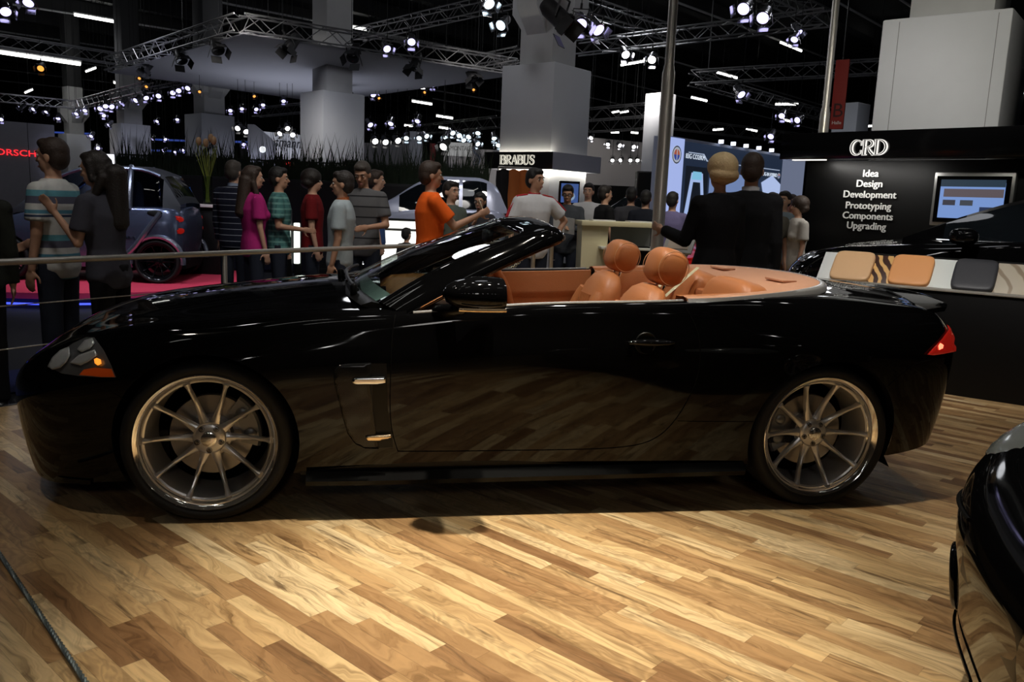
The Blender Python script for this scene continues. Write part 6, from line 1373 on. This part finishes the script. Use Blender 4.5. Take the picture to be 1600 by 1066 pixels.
# ---------------------------------------------------------------- overhead: canopy, trusses, lamps, tubes
TRM = M('truss_alloy', (.42,.42,.43), .35, .9)
def truss(label, p, q, s=.30, seg=None, r=.022):
    a, b = Vector(p), Vector(q); d = b-a; L = d.length; t = thing('truss', label, 'truss', (a+b)/2); d.normalize(); u = d.cross(Vector((0,0,1))).normalized(); v = u.cross(d); o = -L/2*d
    cs = [(u*sx+v*sz)*s/2 for sx, sz in ((-1,-1),(1,-1),(1,1),(-1,1))]; mb = MB()
    for c in cs: mb.tube([o+c, o+c+d*L], r, 6)
    mb.build('chords', TRM, t); n = seg or max(4, int(L/(s*1.25))); mb = MB()
    for i in range(n):
        for k in range(4):
            e, f = cs[k], cs[(k+1)%4]; x0, x1 = d*(L*i/n), d*(L*(i+1)/n); mb.tube([o+e+x0, o+f+x1] if i % 2 else [o+f+x0, o+e+x1], r*.5, 4)
    mb.build('lacing', TRM, t)
    for f in (.08,.92):
        mb = MB(); h = o+d*L*f; mb.tube([h+Vector((0,0,s/2)), h+Vector((0,0,10.48-(a+d*L*f).z))], .008, 4); mb.build('suspension_cable', DARKPL, t)
    return t
cA, cB, cC, cD = [Vector(atz(*q, 5.0)) for q in ((172,101),(378,36),(802,104),(505,150))]
for lab, p, q in (('front left truss of the white fabric canopy',cA,cB),('front right truss of the white fabric canopy, nearest the black car',cB,cC),('rear right truss of the white fabric canopy',cC,cD),('rear left truss of the white fabric canopy',cD,cA)): truss(lab, p, q, .36)
mb = MB(); n = 12; rs = []
ctr = (cA+cB+cC+cD)/4
for i in range(n+1):
    rs.append([(cA.lerp(cB,i/n)).lerp(cD.lerp(cC,i/n), j/n)+Vector((0,0,-.24-.35*math.sin(PI*i/n)*math.sin(PI*j/n))) for j in range(n+1)])
mb.rings(rs, (0,0), False); top = [[p+Vector((0,0,.02)) for p in r] for r in rs]; mb.rings(top, (0,0), False)
o = mb.build('canopy', M('canopy_fabric', (.62,.62,.66), .8), None, 60); tag(o, 'large white fabric canopy stretched inside a square truss, upper left', 'canopy')
cd_ = ctr-Vector((0,0,.3))
TZ = 5.2
for lab, p, q, z in (('truss running in from the left edge toward the canopy corner',(-40,58),(182,92),5.4),('low truss at far left behind the row of small lamps',(-30,150),(120,164),4.9),('truss carrying small lamps over the far-left pillars',(112,166),(232,136),4.9),('short truss between the two left pillars',(232,131),(300,117),4.9),
      ('truss crossing above the canopy toward the top edge',(560,54),(812,-4),6.2),('truss running down from the top edge right of the thick pillar',(862,-8),(1068,58),6.0),('long truss rising to the right from the thick pillar',(898,76),(1292,27),5.6),('truss ending at the top edge left of the right mast',(1195,-14),(1290,30),6.0),
      ('truss from the slim pillar toward the red banner and on to the right',(1083,121),(1400,103),5.0),('truss sloping down behind the right-hand mast',(1084,124),(1290,182),5.0),('far truss just right of the thick pillar, upper of two',(915,180),(1012,172),4.4),('far truss just right of the thick pillar, lower of two',(915,198),(1012,191),4.1),
      ('far truss above the pale blue screen wall',(1010,188),(1240,216),4.4),('far truss behind the broad pillar',(640,205),(782,190),4.4),('far truss at the right edge of the canopy, over the bright lamps',(748,98),(815,84),5.2),('far truss low behind the thick pillar',(400,176),(480,168),4.6)):
    P, Q = atz(*p, z), atz(*q, z)
    for v in (P, Q):
        if np.linalg.norm(v) > 48: pass
    truss(lab, P, Q, .34 if z > 4.5 else .40)
def zcap(px, py, z, dmax):
    p = atz(px,py,z); d = (RC @ np.array([p[0],CAMH-p[2],p[1]]))[2]
    return Vector(p) if 0 < d < dmax else Vector(atd(px,py,dmax))
# fixtures: one lit, one unlit prototype, copied
LM_ = {k: emit('lamp_%s' % k, c, s) for k, c, s in (('violet',(.58,.54,1),2.6),('white',(1,.97,.95),9.),('hot',(1,.98,.95),40.),('amber',(1,.36,.06),1.6),('teal',(.72,.92,1),3.5))}
LAMPB = M('lamp_housing_black', (.012,.012,.013), .5); LAMPS = M('lamp_reflector_silver', (.55,.55,.60), .2, .9)
def lamp_proto(kind, silver=False):
    t = bpy.data.objects.new('spotlight', None); COL.objects.link(t); bm_ = LAMPS if silver else LAMPB
    mb = MB(); mb.lathe([(.001,-.26),(.06,-.26),(.085,-.20),(.09,.0),(.105,.02),(.105,.05),(.09,.05)], 18); mb.build('housing', bm_, t)
    if kind: mb = MB(); mb.lathe([(.001,.02),(.05,.028),(.098,.05)], 18); mb.build('lens', LM_[kind], t)
    else: mb = MB(); mb.lathe([(.001,.02),(.05,.028),(.098,.05)], 18); mb.build('lens', M('dark_lens'), t)
    mb = MB(); mb.tube([(-.115,0,-.05),(-.115,.16,-.12),(.115,.16,-.12),(.115,0,-.05)], .010, 6); mb.tube([(0,.16,-.12),(0,.24,-.14)], .018, 8); mb.build('yoke', LAMPB, t)
    for k in range(4):
        mb = MB(); mb.box((0,.135,.10), (.17,.006,.12), RZ(k*PI/2) @ TR(0,.105,.05) @ RX(-.35) @ TR(0,-.105,-.05), 0); mb.build('barn_door', (LAMPS if silver and kind else LAMPB) if k % 2 else bm_, t)
    return t
PROTO = {}
def rod(t, p):                                             # drop rod from the roof to the fixture's yoke
    X = Matrix.Translation(p) @ t.rotation_euler.to_matrix().to_4x4() @ Matrix.Scale(t.scale[0],4); w = X @ Vector((0,.24,-.14))
    mb = MB(); mb.tube([(0,0,0),(0,0,10.45-w.z)], .006, 4); r = mb.build('drop_rod', DARKPL, t); r.matrix_local = X.inverted() @ TR(*w)
ORD = ['first','second','third','fourth','fifth','sixth','seventh','eighth','ninth','tenth','eleventh','twelfth','thirteenth','fourteenth','fifteenth','sixteenth','seventeenth','eighteenth','nineteenth','twentieth','twenty-first','twenty-second','twenty-third','twenty-fourth']
def lamps(pts, kind, where, group, z=4.9, dmax=30, s=1., silver=False, aim=None):
    pts = sorted(pts)
    for i, (px, py) in enumerate(pts):
        key = (kind, silver)
        if key not in PROTO: PROTO[key] = lamp_proto(kind, silver); t = PROTO[key]
        else:
            t = dup(PROTO[key])
            for c in list(t.children):
                if c.name.startswith('drop_rod'): bpy.data.objects.remove(c)
        p = zcap(px, py, z, dmax); t.location = p; rnd = random.Random(int(px*7+py))
        tocam = (Vector(CO)-p).normalized(); dn = Vector((rnd.uniform(-.5,.5), rnd.uniform(-.6,0), -1)).normalized()
        d = (tocam*((1.0 if kind in ('white','amber') else .62) if kind else .25)+dn*.75+Vector((rnd.uniform(-.6,.6),0,0))).normalized() if aim is None else (Vector(aim)-p).normalized()
        t.rotation_euler = d.to_track_quat('Z','Y').to_euler(); t.scale = (s,s,s)
        rod(t, p)
        tag(t, '%s from left of %s' % (ORD[i], where) if len(pts) > 1 else where, 'spotlight', group if len(pts) > 1 else None)
lamps([(33,168),(53,170),(73,174),(91,184),(2,186),(120,177),(133,172)], 'violet', 'small lit spotlights on the low truss at far left', 'lamps on the far left truss', 4.75, 30, .8, True)
lamps([(157,169),(165,165),(174,166),(191,160),(213,156),(228,152),(248,149),(270,144),(279,141),(294,137)], 'violet', 'lit spotlights below the left end of the canopy', 'lamps below the canopy left end', 4.7, 27, .9, True)
lamps([(162,180),(171,195),(143,212),(153,231)], 'violet', 'lit spotlights left of the second pillar, lower row', 'lower lamps by the second pillar', 4.2, 32, .8, True)
lamps([(239,217),(258,217),(256,235),(274,237),(286,234),(246,189),(277,186)], 'violet', 'distant lit spotlights left of the vase of flowers', 'distant lamps left of the vase', 4.2, 38, .8, True)
lamps([(360,172),(378,169),(381,225),(389,231),(400,170),(411,163),(443,157)], 'violet', 'lit spotlights between the vase pillar and the broad pillar', 'lamps beside the broad pillar', 4.5, 30, .8, True)
lamps([(372,200),(384,205)], 'white', 'two dazzling white spotlights right of the vase pillar', 'dazzling lamps right of the vase pillar', 4.2, 24, .8)
lamps([(438,208),(449,200),(457,210)], 'white', 'three white spotlights above the slanted-lettering sign', 'lamps above the slanted-lettering sign', 4.2, 24, .75)
lamps([(586,220),(602,221),(621,219)], 'white', 'three dazzling spotlights right of the broad pillar', 'dazzling lamps right of the broad pillar', 4.0, 26, 1.0)
lamps([(578,194),(611,192),(653,188),(583,147),(604,75),(643,64),(676,131)], 'violet', 'scattered small lit spotlights right of the canopy', 'scattered lamps right of the canopy', 4.9, 28, 1.0, True)
lamps([(635,215),(655,215),(666,212),(697,214),(707,207),(717,211),(724,218),(733,213),(746,224),(747,207),(772,215),(779,226)], 'teal', 'cluster of bright spotlights left of the thick pillar', 'bright lamp cluster', 4.3, 26, .85, True)
lamps([(694,228)], 'white', 'dazzling spotlight over the small pale sign', None, 3.9, 24, 1.2)
lamps([(8,16),(45,2)], 'violet', 'two big lit spotlights in the top left corner', 'big lamps in the top left corner', 4.6, 12, .8, True)
lamps([(64,106)], 'amber', 'warm glowing spotlight below the left fluorescent tube', None, 5, 22, .9)
lamps([(218,122),(229,135),(312,143),(397,150)], 'amber', 'amber spotlights under the left half of the canopy', 'amber lamps under the canopy', 4.8, 24, .45)
lamps([(472,158),(592,153),(664,144),(740,140)], 'amber', 'amber spotlights under the right half of the canopy', 'amber lamps right', 4.8, 26, .45)
lamps([(763,4)], 'teal', 'big lit spotlight cut by the top edge, left of the thick pillar', None, 6.5, 14, 1.0, True)
lamps([(784,38)], 'teal', 'lit spotlight hanging just left of the thick pillar', None, 6, 15, 1.0, True)
lamps([(907,36),(933,44)], 'violet', 'two big lit spotlights right of the thick pillar top', 'big lamps right of the thick pillar', 5.4, 12.5, 1.0, True)
lamps([(1163,12),(1193,26)], 'violet', 'two big lit spotlights near the top edge, right of the mast', 'big lamps right of the mast', 5.6, 12.5, 1.0, True)
lamps([(977,84),(1019,92)], 'white', 'pair of spotlights at the ends of a floodlight bar', 'floodlight bar lamps', 5.2, 19, 1.0, True)
lamps([(924,215),(950,225),(968,227),(990,229)], 'white', 'upper row of small spotlights right of the thick pillar', 'upper small lamps right of the pillar', 4.0, 24, .6, True)
lamps([(957,250),(970,250),(985,250),(996,250)], 'white', 'lower row of small spotlights on the broad light grey wall', 'lower small lamps on the grey wall', 3.6, 26, .6)
lamps([(1157,146)], 'violet', 'small blue-lit spotlight on the truss right of the mast', None, 5, 17, .9, True)
lamps([(1242,60),(1247,49)], 'violet', 'two lit spotlights just left of the right-hand mast', 'lamps left of the right mast', 5.2, 17, .8, True)
lamps([(1222,180),(1247,187),(1205,212),(1268,222)], 'violet', 'small spotlights above the pale blue screen wall', 'lamps above the screen wall', 4.2, 20, .8, True)
lamps([(283,92),(340,76),(452,75),(552,88),(648,104),(738,120)], None, 'unlit black spotlights under the front canopy trusses', 'black lamps under the canopy front', 4.62, 40, 1.45)
lamps([(228,108),(540,157)], None, 'two unlit black spotlights at the outer corners of the canopy', 'black lamps at the canopy corners', 4.62, 24, 1.2)
lamps([(880,34)], None, 'big unlit black spotlight in front of the thick pillar top', None, 5.4, 11.5, 1.5)
# ceiling conduits and fluorescent tubes
CON = M('conduit_grey', (.55,.55,.56), .5); TUBE = emit('fluorescent_white', (1,1,.93), 7.0); 
CON_ = [((-20,46),(205,79)),((20,7),(330,56)),((-20,78),(168,104)),((-20,106),(228,136)),((-20,124),(200,147)),((300,-5),(800,93)),((590,51),(786,88)),((660,138),(786,159)),((676,154),(786,174)),((1035,-5),(1392,128)),((898,50),(1388,195)),((915,115),(1290,206)),((915,151),(1015,173)),((1296,-4),(1400,54)),((1396,-8),(1442,22))]
for i, (p, q) in enumerate(CON_):
    P, Q = zcap(*p, 9.7, 62), zcap(*q, 9.7, 62); mb = MB(); mb.tube([P,Q], .05, 6)
    o = mb.build('ceiling_conduit', CON); tag(o, '%s from the left of the thin grey ceiling conduits' % ORD[i], 'conduit', 'ceiling conduits')
TUB_ = [((117,23),(197,37)),((-4,81),(125,100)),((134,112),(150,106)),((39,145),(51,140)),((178,129),(217,133)),((510,35),(572,46)),((630,134),(664,138)),((644,158),(675,163)),((682,181),(708,185)),((695,132),(715,129)),((970,102),(1010,95)),((1120,113),(1152,122)),((1080,152),(1105,158)),
  ((956,176),(967,174)),((969,176),(982,174)),((955,207),(967,207)),((986,207),(997,208)),((1114,203),(1130,202)),((1166,201),(1183,205)),((1219,66),(1253,80)),((1212,163),(1247,163)),((1224,187),(1240,191)),((1342,198),(1362,197)),((1380,61),(1399,59)),((1590,149),(1601,145)),((632,196),(645,197)),((686,199),(700,201))]
for i, (p, q) in enumerate(TUB_):
    P, Q = zcap(*p, 9.55, 40), zcap(*q, 9.55, 40); d = (Q-P); L = d.length; c = (P+Q)/2; d.normalize()
    t = thing('fluorescent_tube', '%s in order of the bright tube lamps overhead' % (['first','second','third','fourth','fifth','sixth','seventh','eighth','ninth','tenth'][i] if i < 10 else ORD[i] if i < 24 else ['twenty-fifth','twenty-sixth','twenty-seventh'][i-24]), 'tube lamp', c, 0, 'fluorescent tubes')
    w = L*.012+.035; mb = MB(); mb.tube([-d*L/2, d*L/2], w, 8); mb.build('tube', TUBE, t); mb = MB(); mb.tube([-d*L*.52+Vector((0,0,w*1.5)), d*L*.52+Vector((0,0,w*1.5))], w*.8, 6); mb.build('batten', CON, t)
    mb = MB(); mb.tube([(0,0,w), (0,0,10.5-c.z)], .012, 4); mb.build('hanger', DARKPL, t)
def hot_proto():
    t = PROTO[('white',False)]; 
    if 'hot' not in PROTO:
        l = [c for c in t.children if c.name.startswith('lens')][0]; PROTO['hot'] = l.data.copy(); PROTO['hot'].materials[0] = LM_['hot']
    return t
# the hall's own lamps behind the photographer, mirrored in the black paint
bt = [(-5,-6.0,4.9),(8,-4.6,4.9)]; truss('truss with a row of spotlights behind the photographer', bt[0], bt[1], .3)
for i in range(9):
    p = Vector(bt[0]).lerp(Vector(bt[1]), .1+.1*i); t = dup(hot_proto()); t.location = p+Vector((0,0,-.35)); t.scale = (.8,)*3
    t.rotation_euler = (Vector((p.x*.5,3.5,.5))-p).to_track_quat('Z','Y').to_euler(); [setattr(c,'data',PROTO['hot']) for c in t.children if c.name.startswith('lens')]; [bpy.data.objects.remove(c) for c in list(t.children) if c.name.startswith('drop_rod')]; rod(t, t.location.copy()); tag(t, "%s from left of the lamps in the row behind the photographer" % ORD[i], 'spotlight', 'lamps behind the photographer')
for i, (x, y, a) in enumerate(((-4.2,-1.0,.8),(-1.5,.6,.8),(2.6,-.8,.8),(5.2,1.6,.8),(-2.5,2.6,.8),(1.0,5.6,.8))):
    d = Vector((math.cos(a),math.sin(a),0)); t = thing('fluorescent_tube', '%s of the tube lamps right above the stand, outside the picture' % ORD[i], 'tube lamp', (x,y,8.6), 0, 'tubes above the stand')
    mb = MB(); mb.tube([-d*.75, d*.75], .05, 8); mb.build('tube', TUBE, t); mb = MB(); mb.tube([-d*.8+Vector((0,0,.09)), d*.8+Vector((0,0,.09))], .05, 6); mb.build('batten', CON, t); mb = MB(); mb.tube([(0,0,.08),(0,0,1.9)], .012, 4); mb.build('hanger', DARKPL, t)
sa, sb = (-3.6,4.3,5.6), (4.4,4.6,5.6); truss('lighting truss above the convertible, outside the picture', sa, sb, .3)
for i, (x, y) in enumerate(((-3.2,4.2),(-2.6,4.25),(-1.2,4.4),(-.5,4.4),(.15,3.3),(.9,3.4),(1.6,4.5),(2.3,4.5),(3.1,4.7),(3.7,4.6))):
    p = Vector((x,y,5.15)); t = dup(hot_proto()); t.location = p; t.rotation_euler = (Vector((x*.6,3.2,0))-p).to_track_quat('Z','Y').to_euler(); t.scale = (.9,)*3; [setattr(c,'data',PROTO['hot']) for c in t.children if c.name.startswith('lens')]; [bpy.data.objects.remove(c) for c in list(t.children) if c.name.startswith('drop_rod')]; rod(t, p); tag(t, '%s from left of the floods hung over the convertible' % ORD[i], 'spotlight', 'floods over the convertible')
# light falling on the canopy, the pillars and the far stands
area('canopy_uplight', (ctr.x,ctr.y-1,1.8), (ctr.x,ctr.y,5), 42, 3, 3, COOL)
for (px, py, d, p, c) in ((330,230,25,900,(.78,.8,1)),(519,215,18.5,420,(.85,.88,1)),(204,230,31,1300,(.74,.76,1)),(117,230,38.5,1300,(.74,.76,1)),(1027,230,19,22,(1,.78,.68)),(1330,180,17,300,(.75,.82,1)),(850,150,12.2,170,NEUT)):
    q = atd(px,py,d); spot('pillar_spot', (q[0]-1.,q[1]-5,5.6), (q[0],q[1]+2,2.6), p, 46, .8, .3, c)
spot('clad_pillar_spot', (2.2,5.2,4.9), tuple(Vector((crd_p[0],crd_p[1],2.7))), 420, 44, .8, .25, (1,.97,.84))
a_, b_ = WX @ Vector((1.0,2.0,.16)), WX @ Vector((1.05,1.2,-.06)); area('word_wall_strip', tuple(a_), tuple(b_), 7, 1.1, .05, (1,.97,.92)).rotation_euler[2] += 0
for px, d, p in ((990,27,700),(745,24.5,560),(440,22,420),(600,29,420),(30,34,500)):
    q = atd(px,235,d); spot('far_stand_spot', (q[0],q[1]-4.5,5.4), (q[0],q[1]+2,1.8), p, 70, .9, .4, NEUT)
spot('small_car_spot', (-3.2,8.2,5.2), (-4.9,11.2,.6), 420, 40, .7, .2, (.8,.86,1)); spot('small_car_spot', (-6.2,9.4,5.2), (-5.2,11.0,.3), 260, 50, .7, .2, (.85,.88,1))
spot('hatch_spot', (-.6,10.6,5.2), (-1.1,13.3,1.3), 180, 44, .7, .2, (.85,.88,1)); spot('desk_spot', (1.9,8.9,4.6), (1.6,11.2,1.1), 150, 34, .7, .15, (1,.93,.72))
